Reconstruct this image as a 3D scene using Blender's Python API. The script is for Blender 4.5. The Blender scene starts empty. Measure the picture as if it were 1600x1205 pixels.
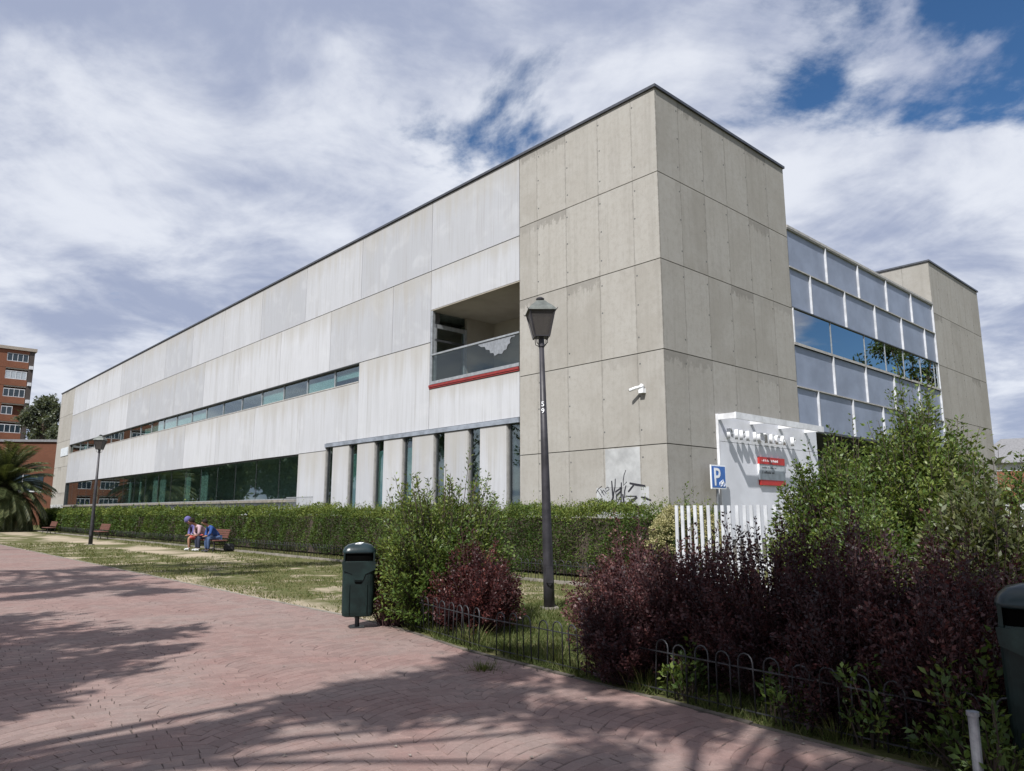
import bpy, math, random
import numpy as np
from mathutils import Vector, Matrix
random.seed(7); RNG = np.random.default_rng(11)
rad = math.radians
S = bpy.context.scene
COL = S.collection

# ------------------------------------------------------------------ camera
cam = bpy.data.cameras.new('Camera'); cam.sensor_width = 36; cam.sensor_fit = 'HORIZONTAL'
cam.lens = 1138.8/1600*36; cam.clip_end = 3000; cam.clip_start = 0.05
camo = bpy.data.objects.new('Camera', cam); COL.objects.link(camo)
camo.location = (0, 0, 1.6); camo.rotation_euler = (rad(90+9.808), 0, 0)
S.camera = camo
S.render.resolution_x = 1024; S.render.resolution_y = 771

# ------------------------------------------------------------------ world: Nishita sky with a layer of clouds
SUN = Vector((0.786, 1.60, -2.10)).normalized()          # the way the light travels
world = bpy.data.worlds.new('World'); S.world = world; world.use_nodes = True
def build_world():
    nt = world.node_tree; N = nt.nodes; L = nt.links; N.clear()
    def nd(t, **k):
        n = N.new(t)
        for a, b in k.items(): setattr(n, a, b)
        return n
    def mth(op, a, b=None, c=None, clamp=False):
        n = nd('ShaderNodeMath', operation=op, use_clamp=clamp)
        for i, v in enumerate((a, b, c)):
            if v is None: continue
            if isinstance(v, (int, float)): n.inputs[i].default_value = v
            else: L.new(v, n.inputs[i])
        return n.outputs[0]
    out = nd('ShaderNodeOutputWorld'); bg = nd('ShaderNodeBackground'); L.new(bg.outputs[0], out.inputs[0])
    bg.inputs[1].default_value = 0.07
    sky = nd('ShaderNodeTexSky', sky_type='NISHITA', sun_disc=False)
    sky.sun_elevation = rad(49.7); sky.sun_rotation = rad(206.2); sky.altitude = 650; sky.ozone_density = 2.2; sky.air_density = 0.85; sky.dust_density = 0.1
    tc = nd('ShaderNodeTexCoord'); sp = nd('ShaderNodeSeparateXYZ'); L.new(tc.outputs['Generated'], sp.inputs[0])
    zz = mth('ADD', mth('MAXIMUM', sp.outputs[2], 0.0), 0.16)
    cx = nd('ShaderNodeCombineXYZ')
    L.new(mth('DIVIDE', sp.outputs[0], zz), cx.inputs[0]); L.new(mth('DIVIDE', sp.outputs[1], zz), cx.inputs[1])
    def noise(loc, scale, detail, rough, dist=0.0):
        mp = nd('ShaderNodeMapping'); mp.inputs['Location'].default_value = loc; mp.inputs['Scale'].default_value = (scale,)*3
        L.new(cx.outputs[0], mp.inputs[0])
        n = nd('ShaderNodeTexNoise'); n.inputs['Scale'].default_value = 1; n.inputs['Detail'].default_value = detail
        n.inputs['Roughness'].default_value = rough; n.inputs['Distortion'].default_value = dist
        L.new(mp.outputs[0], n.inputs['Vector']); return n.outputs[0]
    big = noise((10.41, 11.91, 0.3), 0.55, 3, 0.5)
    fine = noise((21.46, 21.45, 5.0), 1.35, 12, 0.59, 0.3)
    dens = mth('ADD', mth('ADD', mth('MULTIPLY', big, 0.75), mth('MULTIPLY', fine, 0.92)), mth('MULTIPLY', mth('SUBTRACT', 1.0, mth('MULTIPLY', sp.outputs[2], 5.0), clamp=True), 0.12))
    cov = nd('ShaderNodeMapRange', interpolation_type='SMOOTHSTEP'); L.new(dens, cov.inputs[0])
    cov.inputs[1].default_value = 0.678; cov.inputs[2].default_value = 0.772
    shade = noise((5.00, 15.00, 1.0), 0.9, 9, 0.55, 0.3)
    fade = nd('ShaderNodeMapRange', interpolation_type='SMOOTHSTEP'); puff = noise((2.4, 8.8, 3.0), 2.6, 9, 0.6, 0.35); shade = mth('ADD', mth('MULTIPLY', shade, 0.62), mth('MULTIPLY', puff, 0.38)); L.new(shade, fade.inputs[0])
    fade.inputs[1].default_value = 0.42; fade.inputs[2].default_value = 0.585
    ramp = nd('ShaderNodeMix', data_type='RGBA'); L.new(fade.outputs[0], ramp.inputs[0])
    ramp.inputs[6].default_value = (8.6, 8.95, 9.8, 1); ramp.inputs[7].default_value = (4.0, 4.55, 6.2, 1)
    mix = nd('ShaderNodeMix', data_type='RGBA')
    L.new(mth('MULTIPLY', cov.outputs[0], 0.96), mix.inputs[0]); hs = nd('ShaderNodeHueSaturation'); hs.inputs['Saturation'].default_value = 1.2; hs.inputs['Value'].default_value = 1.25; L.new(sky.outputs[0], hs.inputs['Color']); L.new(hs.outputs[0], mix.inputs[6]); L.new(ramp.outputs[2], mix.inputs[7])
    L.new(mix.outputs[2], bg.inputs[0])
build_world()
sl = bpy.data.lights.new('sun', 'SUN'); sl.energy = 5.0; sl.angle = rad(0.53); sl.color = (1.0, 0.975, 0.935)
so = bpy.data.objects.new('sun', sl); COL.objects.link(so); so.rotation_euler = SUN.to_track_quat('-Z', 'Y').to_euler(); so.location = (-20, -40, 60)
vs = S.view_settings; vs.view_transform = 'Standard'; vs.look = 'None'; vs.gamma = 1; vs.exposure = 0.43; vs.use_curve_mapping = False
S.render.engine = 'CYCLES'
S.cycles.max_bounces = 8; S.cycles.transparent_max_bounces = 24

# ------------------------------------------------------------------ the place's own grid: s along the long facade, t into the building
CX, CY = 3.99225, 18.73675
AL = rad(132.431); AR = rad(42.431)
lx, ly = math.cos(AL), math.sin(AL); rx_, ry_ = math.cos(AR), math.sin(AR)
def W(s, t, z=0.0): return (CX+s*lx+t*rx_, CY+s*ly+t*ry_, z)
def ST(x, y): return ((x-CX)*lx+(y-CY)*ly, (x-CX)*rx_+(y-CY)*ry_)
def edge_t(s):                                             # where the paving ends, as t for each s
    k = [(-40, -10.7), (-8.9, -10.36), (-7.0, -10.17), (-4.24, -10.0), (-3.0, -9.77), (-1.7, -9.58), (60, -9.45), (200, -9.4)]
    return np.interp(s, [a for a, b in k], [b for a, b in k])

# ------------------------------------------------------------------ materials
MATS = {}
class NB:
    def __init__(self, name):
        self.m = bpy.data.materials.new(name); self.m.use_nodes = True; self.nt = self.m.node_tree; self.nt.nodes.clear()
        self.out = self.n('ShaderNodeOutputMaterial'); MATS[name] = self.m
    def n(self, t, **k):
        x = self.nt.nodes.new(t)
        for a, b in k.items(): setattr(x, a, b)
        return x
    def set(self, sock, v):
        if isinstance(v, bpy.types.NodeSocket): self.nt.links.new(v, sock)
        elif isinstance(v, (tuple, list)) and len(v) == 3 and sock.type == 'RGBA': sock.default_value = (*v, 1)
        else: sock.default_value = v
    def math(self, op, a, b=None, clamp=False):
        x = self.n('ShaderNodeMath', operation=op, use_clamp=clamp); self.set(x.inputs[0], a)
        if b is not None: self.set(x.inputs[1], b)
        return x.outputs[0]
    def tc(self, which='Object'): return self.n('ShaderNodeTexCoord').outputs[which]
    def sep(self, v):
        x = self.n('ShaderNodeSeparateXYZ'); self.set(x.inputs[0], v); return x.outputs
    def mapping(self, v, scale=(1, 1, 1), loc=(0, 0, 0)):
        x = self.n('ShaderNodeMapping'); self.set(x.inputs[0], v); x.inputs['Scale'].default_value = scale; x.inputs['Location'].default_value = loc; return x.outputs[0]
    def noise(self, v, scale, detail=4, rough=.55, dist=0, scl=(1, 1, 1)):
        x = self.n('ShaderNodeTexNoise'); self.set(x.inputs['Vector'], self.mapping(v, scl)); x.inputs['Scale'].default_value = scale
        x.inputs['Detail'].default_value = detail; x.inputs['Roughness'].default_value = rough; x.inputs['Distortion'].default_value = dist
        return x.outputs[0]
    def ss(self, v, a, b, lo=0, hi=1):
        x = self.n('ShaderNodeMapRange', interpolation_type='SMOOTHSTEP'); self.set(x.inputs[0], v)
        x.inputs[1].default_value = a; x.inputs[2].default_value = b; x.inputs[3].default_value = lo; x.inputs[4].default_value = hi
        return x.outputs[0]
    def mix(self, f, a, b, mode='MIX'):
        x = self.n('ShaderNodeMix', data_type='RGBA', blend_type=mode); self.set(x.inputs[0], f); self.set(x.inputs[6], a); self.set(x.inputs[7], b); return x.outputs[2]
    def rand(self): return self.n('ShaderNodeObjectInfo').outputs['Random']
    def objvec(self):                                     # object coordinates shifted differently for each object
        o = self.tc('Object'); r = self.rand()
        c = self.n('ShaderNodeCombineXYZ'); self.set(c.inputs[0], self.math('MULTIPLY', r, 91.0)); self.set(c.inputs[1], self.math('MULTIPLY', r, 47.0)); self.set(c.inputs[2], self.math('MULTIPLY', r, 13.0))
        a = self.n('ShaderNodeVectorMath', operation='ADD'); self.set(a.inputs[0], o); self.set(a.inputs[1], c.outputs[0]); return a.outputs[0]
    def bsdf(self, col, rough=.6, metal=0, spec=.5, bump=None, bs=.3, bd=.01, **k):
        p = self.n('ShaderNodeBsdfPrincipled'); self.set(p.inputs['Base Color'], col); self.set(p.inputs['Roughness'], rough)
        p.inputs['Metallic'].default_value = metal; p.inputs['Specular IOR Level'].default_value = spec
        if bump is not None:
            b = self.n('ShaderNodeBump'); b.inputs['Strength'].default_value = bs; b.inputs['Distance'].default_value = bd
            self.set(b.inputs['Height'], bump); self.nt.links.new(b.outputs[0], p.inputs['Normal'])
        for a, v in k.items(): self.set(p.inputs[a], v)
        return p.outputs[0]
    def done(self, sh): self.nt.links.new(sh, self.out.inputs[0]); return self.m

def plain(name, col, rough=.6, metal=0, var=.12, scale=6, spec=.5):
    b = NB(name); v = b.objvec(); n = b.noise(v, scale, 5, .6)
    d = tuple(c*(1-var*1.6) for c in col); e = tuple(min(1, c*(1+var)) for c in col)
    return b.done(b.bsdf(b.mix(b.ss(n, .3, .7), d, e), rough, metal, spec, bump=b.noise(v, scale*12, 3), bs=.08))

def concrete_light():
    b = NB('pale_precast_concrete'); v = b.objvec(); g = b.sep(b.tc('Generated'))
    streak = b.noise(v, 2.2, 5, .6, 0, (1, 1, .07)); blot = b.noise(v, .9, 6, .6, .6); fine = b.noise(v, 14, 5, .65)
    c = b.mix(b.ss(b.rand(), 0, 1), (.335, .345, .372), (.435, .445, .473))
    c = b.mix(b.math('MULTIPLY', b.ss(streak, .45, .72), .38), c, (.30, .30, .305))
    c = b.mix(b.math('MULTIPLY', b.ss(blot, .50, .70), .30), c, (.48, .49, .515))
    fineStreak = b.noise(v, 16, 3, .5, 0, (1, 1, .03))
    c = b.mix(b.math('MULTIPLY', b.ss(fineStreak, .48, .75), .30), c, (.235, .23, .22))
    top = b.math('MULTIPLY', b.ss(b.math('ADD', g[2], b.math('MULTIPLY', streak, .9)), 1.0, 1.5), .6)
    c = b.mix(top, c, (.325, .31, .28))
    c = b.mix(b.math('MULTIPLY', b.ss(fine, .55, .8), .14), c, (.25, .25, .25))
    return b.done(b.bsdf(c, .85, 0, .25, bump=fine, bs=.12, bd=.006))

def concrete_tower(axis, name):
    b = NB(name); v = b.objvec(); g = b.sep(b.tc('Generated'))
    streak = b.noise(v, 5.5, 6, .62, 0, (1, 1, .05)); blot = b.noise(v, .8, 6, .6, .15); fine = b.noise(v, 38, 6, .7); mid = b.noise(v, 6.5, 6, .68); pit = b.noise(v, 75, 3, .6)
    c = b.mix(b.rand(), (.285, .272, .248), (.335, .322, .298))
    c = b.mix(b.math('MULTIPLY', b.ss(blot, .38, .66), .6), c, (.352, .342, .322))
    c = b.mix(b.math('MULTIPLY', b.ss(mid, .42, .72), .32), c, (.225, .210, .187))
    c = b.mix(b.math('MULTIPLY', b.ss(streak, .46, .72), .26), c, (.205, .193, .174))
    r2 = b.math('FRACT', b.math('MULTIPLY', b.rand(), 7.31))
    topn = b.math('ADD', g[2], b.math('ADD', b.math('MULTIPLY', streak, .34), b.math('MULTIPLY', mid, .30)))
    c = b.mix(b.math('MULTIPLY', b.ss(topn, 1.18, 1.25), b.math('MULTIPLY', b.ss(r2, .5, .95), .55)), c, (.165, .156, .142))
    e = b.math('ABSOLUTE', b.math('SUBTRACT', g[axis], .5))
    c = b.mix(b.math('MULTIPLY', b.math('MULTIPLY', b.ss(e, .47, .497), .5), b.ss(mid, .3, .6)), c, (.150, .142, .130))
    c = b.mix(b.math('MULTIPLY', b.ss(fine, .52, .74), .38), c, (.160, .150, .135))
    c = b.mix(b.math('MULTIPLY', b.ss(pit, .66, .78), .55), c, (.085, .08, .072))
    return b.done(b.bsdf(c, .88, 0, .2, bump=b.math('ADD', fine, b.math('MULTIPLY', mid, .8)), bs=.35, bd=.012))

def glass(name, tint, lo=.05, hi=.95):
    b = NB(name); lw = b.n('ShaderNodeLayerWeight'); lw.inputs[0].default_value = .5
    f = b.math('ADD', b.math('MULTIPLY', b.math('POWER', lw.outputs['Facing'], 4.0), hi-lo), lo)
    t = b.n('ShaderNodeBsdfTransparent'); t.inputs[0].default_value = (*tint, 1)
    g = b.n('ShaderNodeBsdfGlossy'); g.inputs['Roughness'].default_value = .012; g.inputs[0].default_value = (.90, .95, .96, 1)
    v = b.objvec(); bu = b.n('ShaderNodeBump'); bu.inputs['Strength'].default_value = .02; bu.inputs['Distance'].default_value = .02
    b.set(bu.inputs['Height'], b.noise(v, .8, 2)); b.nt.links.new(bu.outputs[0], g.inputs['Normal'])
    m = b.n('ShaderNodeMixShader'); b.set(m.inputs[0], f)
    b.nt.links.new(t.outputs[0], m.inputs[1]); b.nt.links.new(g.outputs[0], m.inputs[2])
    return b.done(m.outputs[0])

def leafmat(name, cols, trans=.28, rough=.45, spec=.35):
    b = NB(name); a = b.n('ShaderNodeAttribute', attribute_name='var'); r = b.n('ShaderNodeValToRGB')
    el = r.color_ramp.elements
    while len(el) < len(cols): el.new(.5)
    for i, (p, c) in enumerate(cols): el[i].position = p; el[i].color = (*c, 1)
    b.set(r.inputs[0], a.outputs['Fac'])
    p = b.bsdf(r.outputs[0], rough, 0, spec)
    t = b.n('ShaderNodeBsdfTranslucent'); b.set(t.inputs[0], b.mix(.5, r.outputs[0], (.22, .26, .03) if cols[0][1][1] > cols[0][1][0] else (.20, .04, .03)))
    m = b.n('ShaderNodeMixShader'); m.inputs[0].default_value = trans; b.nt.links.new(p, m.inputs[1]); b.nt.links.new(t.outputs[0], m.inputs[2])
    return b.done(m.outputs[0])

def brickwall(name='red_brick', k=1.0):
    b = NB(name); v = b.tc('Object'); n = b.noise(v, .5, 5); f = b.noise(v, 6, 4)
    w = b.n('ShaderNodeTexBrick'); w.inputs['Scale'].default_value = 1.0; w.inputs['Brick Width'].default_value = .25; w.inputs['Row Height'].default_value = .075; w.inputs['Mortar Size'].default_value = .008
    s = b.sep(v); c = b.n('ShaderNodeCombineXYZ'); b.set(c.inputs[0], b.math('ADD', s[0], s[1])); b.set(c.inputs[1], s[2])
    b.set(w.inputs['Vector'], c.outputs[0])
    w.inputs['Color1'].default_value = (.20, .068, .036, 1); w.inputs['Color2'].default_value = (.25, .09, .048, 1); w.inputs['Mortar'].default_value = (.20, .14, .105, 1)
    return b.done(b.bsdf(b.mix(1.0, b.mix(b.math('MULTIPLY', b.ss(n, .35, .7), .3), w.outputs[0], (.13, .05, .03)), (k, k, k), 'MULTIPLY'), .85, 0, .2))

def stonemat():
    b = NB('red_stamped_paving'); geo = b.n('ShaderNodeNewGeometry'); v = geo.outputs['Position']
    a = b.noise(v, .55, 5, .6, .5); c2 = b.noise(v, 2.1, 6, .65); f = b.noise(v, 90, 4, .7); f2 = b.noise(v, 25, 5, .7)
    at = b.n('ShaderNodeAttribute', attribute_name='var').outputs['Fac']
    c = b.mix(b.ss(a, .38, .62), (.200, .130, .117), (.205, .158, .144))
    c = b.mix(b.math('MULTIPLY', b.ss(c2, .45, .75), .5), c, (.205, .108, .096))
    c = b.mix(b.math('MULTIPLY', b.ss(at, .3, 1.0), .38), c, (.27, .185, .165)); c = b.mix(b.math('MULTIPLY', b.ss(at, .35, .0), .40), c, (.15, .098, .088))
    c3 = b.noise(v, 9, 6, .7); c = b.mix(b.math('MULTIPLY', b.ss(c3, .42, .75), .45), c, (.155, .108, .097))
    c = b.mix(b.math('MULTIPLY', b.ss(f2, .46, .75), .5), c, (.135, .095, .085))
    c = b.mix(b.math('MULTIPLY', b.ss(f, .55, .75), .6), c, (.36, .29, .27))
    return b.done(b.bsdf(c, .8, 0, .3, bump=b.math('ADD', f, f2), bs=.4, bd=.004))

def groundmat():
    b = NB('dry_lawn'); o = b.sep(b.tc('Object')); v = b.tc('Object')          # object x = t, y = s
    n1 = b.noise(v, .45, 6, .6, .4); n2 = b.noise(v, 2.2, 6, .65); n3 = b.noise(v, 22, 5, .7)
    c = b.mix(b.ss(n2, .35, .66), (.062, .075, .024), (.105, .098, .045))
    c = b.mix(b.math('MULTIPLY', b.ss(n3, .45, .75), .6), c, (.15, .13, .07))
    wob = b.math('MULTIPLY', b.math('SUBTRACT', n1, .5), 4.2)
    band = b.math('ABSOLUTE', b.math('ADD', b.math('ADD', o[0], 5.45), wob))      # the worn track before the benches
    m = b.math('MULTIPLY', b.math('MULTIPLY', b.ss(band, 1.25, .45), b.ss(b.noise(v, .16, 3, .5), .40, .52)), b.ss(b.math('ADD', o[1], b.math('MULTIPLY', n2, 5)), 15.5, 20.5))
    spot = b.math('MULTIPLY', b.ss(b.math('ADD', n1, b.math('MULTIPLY', n2, .5)), .74, .86), b.math('MULTIPLY', b.ss(o[0], -3.6, -4.5), b.ss(o[1], -3, 1)))
    edge = b.math('MULTIPLY', b.ss(b.math('ADD', o[0], b.math('MULTIPLY', n2, 1.4)), -8.1, -8.7), b.ss(o[1], 11.0, 3.0))
    edge = b.math('MULTIPLY', edge, b.ss(o[1], -2.6, -1.2))
    m = b.math('MAXIMUM', m, b.math('MAXIMUM', b.math('MULTIPLY', spot, .8), b.math('MULTIPLY', edge, .8)))
    sand = b.mix(b.ss(n3, .3, .7), (.29, .24, .18), (.37, .31, .24))
    c = b.mix(m, c, sand)
    return b.done(b.bsdf(c, .95, 0, .1, bump=n3, bs=.5, bd=.02))

def slatwood(name, c1, c2):
    b = NB(name); v = b.objvec(); n = b.noise(v, 9, 5, .6, 0, (.15, 1, 1)); return b.done(b.bsdf(b.mix(n, c1, c2), .7, 0, .3))

def build_mats():
    concrete_light(); concrete_tower(1, 'board_concrete_long'); concrete_tower(0, 'board_concrete_end')
    plain('patch_concrete', (.37, .378, .385), .85, 0, .16, 1.5, .2)
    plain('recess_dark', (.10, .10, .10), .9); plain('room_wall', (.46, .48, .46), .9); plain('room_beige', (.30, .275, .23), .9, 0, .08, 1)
    plain('zinc_coping', (.10, .105, .12), .45, .6); plain('steel_lintel', (.27, .30, .35), .5, .3, .2, 2)
    plain('window_frame', (.33, .35, .37), .4, .4); plain('dark_frame', (.06, .065, .07), .45, .3)
    plain('red_paint', (.22, .026, .024), .45); plain('white_paint', (.62, .635, .69), .55, 0, .06, 1.2); plain('white_metal', (.64, .65, .68), .45, 0, .12, 3)
    plain('panel_white', (.52, .56, .60), .5); plain('dimmed_white', (.50, .515, .55), .5, 0, .12, 3); plain('rust', (.50, .30, .12), .8, 0, .3, 9)
    plain('blind', (.42, .50, .54), .7, 0, .05); plain('teal_blind', (.13, .235, .235), .7, 0, .1); plain('green_blind', (.27, .33, .32), .75, 0, .12)
    plain('panel_grey', (.215, .25, .33), .4, 0, .10, .9, .3)
    plain('ledge_grey', (.36, .35, .335), .6); plain('iron_paint', (.033, .031, .037), .5, .2, .25, 5); plain('fence_iron', (.038, .039, .044), .5, .3, .3, 9)
    plain('galvanised', (.27, .285, .31), .45, .6, .15, 20); plain('bin_green', (.007, .017, .016), .5, 0, .3, 4, .3); plain('bin_lid', (.011, .023, .027), .3, 0, .2, 4, .4); plain('slot_black', (.003, .003, .003), .9, spec=0)
    plain('lamp_roof', (.11, .12, .112), .55, .2, .2, 10)
    b = NB('lamp_screen'); v = b.tc('Object'); w = b.noise(v, 60, 2); t = b.n('ShaderNodeBsdfTransparent'); t.inputs[0].default_value = (.55, .53, .5, 1)
    m = b.n('ShaderNodeMixShader'); m.inputs[0].default_value = .72; b.nt.links.new(t.outputs[0], m.inputs[1]); b.nt.links.new(b.bsdf(b.mix(w, (.025, .023, .024), (.10, .09, .085)), .45), m.inputs[2]); b.done(m.outputs[0])
    plain('sign_blue', (.035, .13, .42), .4, 0, .08); plain('sign_white', (.78, .80, .83), .45, 0, .04); plain('sign_grey', (.42, .46, .50), .45); plain('sign_red', (.42, .025, .02), .45)
    plain('spray_black', (.018, .018, .025), .6); plain('letter_dark', (.09, .09, .1), .5)
    slatwood('bench_slat', (.11, .048, .038), (.16, .075, .06)); plain('bench_iron', (.03, .03, .032), .5, .3)
    glass('window_glass', (.70, .80, .77), .13); glass('mirror_glass', (.10, .15, .18), .42); glass('clear_glass', (.72, .76, .75), .05, .7)
    stonemat(); groundmat(); brickwall(); brickwall('shaded_brick', .55)
    plain('kerb_dirty', (.10, .085, .07), .95, 0, .35, 4); plain('joint_dirt', (.078, .058, .051), .95, 0, .25, 9); plain('kerb_concrete', (.20, .18, .155), .9, 0, .2, 3)
    plain('bark', (.10, .075, .055), .9, 0, .3, 8); plain('twig', (.055, .04, .03), .9, 0, .3, 12); plain('twig_red', (.05, .022, .022), .9)
    leafmat('leaf_hedge', [(0, (.022, .045, .012)), (.5, (.060, .100, .022)), (1, (.185, .21, .05))], .22, .55, .18)
    leafmat('leaf_privet', [(0, (.032, .062, .016)), (.5, (.072, .120, .026)), (1, (.19, .225, .055))], .32)
    leafmat('leaf_olive', [(0, (.040, .050, .022)), (.5, (.075, .088, .034)), (1, (.15, .15, .06))], .25)
    leafmat('leaf_purple', [(0, (.013, .009, .012)), (.45, (.036, .017, .021)), (.8, (.10, .036, .034)), (1, (.19, .10, .09))], .2, .5, .35)
    leafmat('leaf_red', [(0, (.030, .012, .014)), (.5, (.058, .021, .022)), (1, (.19, .058, .046))], .28, .45, .3)
    leafmat('leaf_nandina', [(0, (.045, .085, .022)), (.6, (.10, .17, .045)), (1, (.24, .30, .09))], .35)
    leafmat('leaf_tree', [(0, (.028, .050, .016)), (.6, (.05, .085, .024)), (1, (.09, .12, .035))], .25)
    leafmat('leaf_gum', [(0, (.05, .065, .04)), (.6, (.085, .10, .065)), (1, (.15, .16, .11))], .2)
    leafmat('leaf_palm', [(0, (.035, .048, .022)), (.6, (.06, .08, .032)), (1, (.16, .165, .075))], .15)
    leafmat('flower_cream', [(0, (.16, .17, .06)), (.5, (.34, .31, .15)), (1, (.52, .47, .28))], .2)
    leafmat('grass_blade', [(0, (.042, .064, .018)), (.5, (.078, .098, .030)), (.75, (.14, .135, .055)), (1, (.25, .215, .12))], .3, .6, .2)
    for n, c in dict(skin=(.28, .155, .105), hoodie_purple=(.10, .09, .23), shirt_pink=(.40, .28, .31), jacket_blue=(.025, .065, .22), shorts_red=(.38, .08, .07), jeans_dark=(.03, .035, .06), shoe_white=(.50, .51, .51), shoe_dark=(.05, .05, .06), hair=(.018, .013, .011), jeans_blue=(.05, .08, .16)).items():
        plain(n, c, .75, 0, .1, 12, .2)
    plain('roof_slate', (.17, .17, .18), .8); plain('roof_tan', (.36, .31, .26), .85); plain('shadow_side_dark', (.07, .055, .05), .8); plain('pane_dark', (.03, .045, .06), .08, 0, .2, 2)
    plain('torn_film', (.20, .215, .24), .7, 0, .12, 10)
build_mats()
M = MATS

# ------------------------------------------------------------------ mesh helpers
def tag(o, label=None, cat=None, group=None, kind=None):
    if label: o['label'] = label
    if cat: o['category'] = cat
    if group: o['group'] = group
    if kind: o['kind'] = kind
    return o
def empty(name, loc=(0, 0, 0), rz=0, label=None, cat=None, group=None):
    o = bpy.data.objects.new(name, None); COL.objects.link(o); o.location = loc; o.rotation_euler = (0, 0, rz); o.empty_display_size = .2
    return tag(o, label, cat, group)
def link(name, me, parent=None, loc=(0, 0, 0), rot=(0, 0, 0)):
    o = bpy.data.objects.new(name, me); COL.objects.link(o); o.parent = parent; o.location = loc; o.rotation_euler = rot; return o
class MB:                                                  # collects shapes that make up ONE part
    def __init__(self): self.v = []; self.f = []
    def add(self, vs, fs):
        b = len(self.v); self.v += [tuple(p) for p in vs]; self.f += [tuple(i+b for i in q) for q in fs]; return self
    def box(self, x0, x1, y0, y1, z0, z1):
        return self.add([(x, y, z) for z in (z0, z1) for y in (y0, y1) for x in (x0, x1)],
                        [(0, 2, 3, 1), (4, 5, 7, 6), (0, 1, 5, 4), (2, 6, 7, 3), (0, 4, 6, 2), (1, 3, 7, 5)])
    def tube(self, pts, r, n=8, cap=True):
        pts = [Vector(p) for p in pts]; rs = r if isinstance(r, (list, tuple)) else [r]*len(pts); b = len(self.v); up = None
        for i, p in enumerate(pts):
            d = (pts[min(i+1, len(pts)-1)]-pts[max(i-1, 0)]).normalized()
            if up is None: up = d.orthogonal().normalized()
            up = (up-d*up.dot(d)).normalized(); si = d.cross(up)
            for k in range(n):
                a = 2*math.pi*k/n; self.v.append(tuple(p+(up*math.cos(a)+si*math.sin(a))*rs[i]))
        for i in range(len(pts)-1):
            for k in range(n): self.f.append((b+i*n+k, b+i*n+(k+1) % n, b+(i+1)*n+(k+1) % n, b+(i+1)*n+k))
        if cap: self.f.append(tuple(b+k for k in reversed(range(n)))); e = b+(len(pts)-1)*n; self.f.append(tuple(e+k for k in range(n)))
        return self
    def loft(self, rings, cap=True):
        n = len(rings[0]); b = len(self.v)
        for q in rings: self.v += [tuple(p) for p in q]
        for i in range(len(rings)-1):
            for k in range(n): self.f.append((b+i*n+k, b+i*n+(k+1) % n, b+(i+1)*n+(k+1) % n, b+(i+1)*n+k))
        if cap: self.f.append(tuple(b+k for k in reversed(range(n)))); e = b+(len(rings)-1)*n; self.f.append(tuple(e+k for k in range(n)))
        return self
    def mesh(self, name, mat, smooth=False, bevel=0):
        me = bpy.data.meshes.new(name); me.from_pydata(self.v, [], self.f); me.materials.append(M[mat])
        if smooth: me.polygons.foreach_set('use_smooth', [True]*len(me.polygons))
        me.update(); return me
    def build(self, name, mat, parent=None, loc=(0, 0, 0), rot=(0, 0, 0), smooth=False):
        return link(name, self.mesh(name, mat, smooth), parent, loc, rot)
def bx(name, x0, x1, y0, y1, z0, z1, mat, parent=None):    # a box whose own origin is its lower corner
    return MB().box(0, x1-x0, 0, y1-y0, 0, z1-z0).build(name, mat, parent, (x0, y0, z0))
def quads(name, V, mat, var=None, n=4):                    # V: (N,n,3) separate faces
    V = np.asarray(V, np.float32); N = len(V); me = bpy.data.meshes.new(name)
    me.vertices.add(N*n); me.vertices.foreach_set('co', V.reshape(-1)); me.loops.add(N*n); me.loops.foreach_set('vertex_index', np.arange(N*n, dtype=np.int32))
    me.polygons.add(N); me.polygons.foreach_set('loop_start', np.arange(0, N*n, n, dtype=np.int32))
    me.materials.append(M[mat])
    if var is not None:
        a = me.attributes.new('var', 'FLOAT', 'FACE'); a.data.foreach_set('value', np.asarray(var, np.float32))
    me.update(calc_edges=True); return me
def unit(a): return a/np.maximum(np.linalg.norm(a, axis=-1, keepdims=True), 1e-9)
def leaves(name, P, A, size, aspect, mat, parent=None, loc=(0, 0, 0), var=None, up=.5, rng=RNG):
    N = len(P); A = unit(A); nn = unit(rng.normal(size=(N, 3))+np.array([0, 0, up*2])); B = unit(np.cross(nn, A)); nn = np.cross(A, B)
    Ls = np.asarray(size).reshape(-1, 1)*rng.uniform(.55, 1.4, (N, 1)); Wd = Ls*aspect
    v0 = P; v1 = P+A*Ls*.45+B*Wd*.5+nn*Wd*.18; v2 = P+A*Ls-nn*Ls*.12; v3 = P+A*Ls*.45-B*Wd*.5+nn*Wd*.18
    if var is None: var = rng.beta(2, 2.4, N)
    return link(name, quads(name, np.stack([v0, v1, v2, v3], 1), mat, var), parent, loc)
def tubes3(name, paths, radii, mat, parent=None, loc=(0, 0, 0)):   # paths (N,K,3): thin three-sided twigs in one mesh
    N, K, _ = paths.shape; T = unit(np.gradient(paths, axis=1)); ref = np.array([.31, .87, .21]); U = unit(np.cross(T, ref)); Wv = np.cross(T, U)
    R = np.asarray(radii)[:, :, None]; ring = [paths+R*(U*math.cos(a)+Wv*math.sin(a)) for a in (0, 2.094, 4.189)]
    Q = []
    for a in range(3):
        b = (a+1) % 3; Q.append(np.stack([ring[a][:, :-1], ring[b][:, :-1], ring[b][:, 1:], ring[a][:, 1:]], 2).reshape(-1, 4, 3))
    return link(name, quads(name, np.concatenate(Q), mat), parent, loc)
def bez(a, b, c, u):                                       # a,b,c (N,3), u (N,K)
    u = u[..., None]; return (1-u)**2*a[:, None]+2*u*(1-u)*b[:, None]+u*u*c[:, None]

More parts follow.
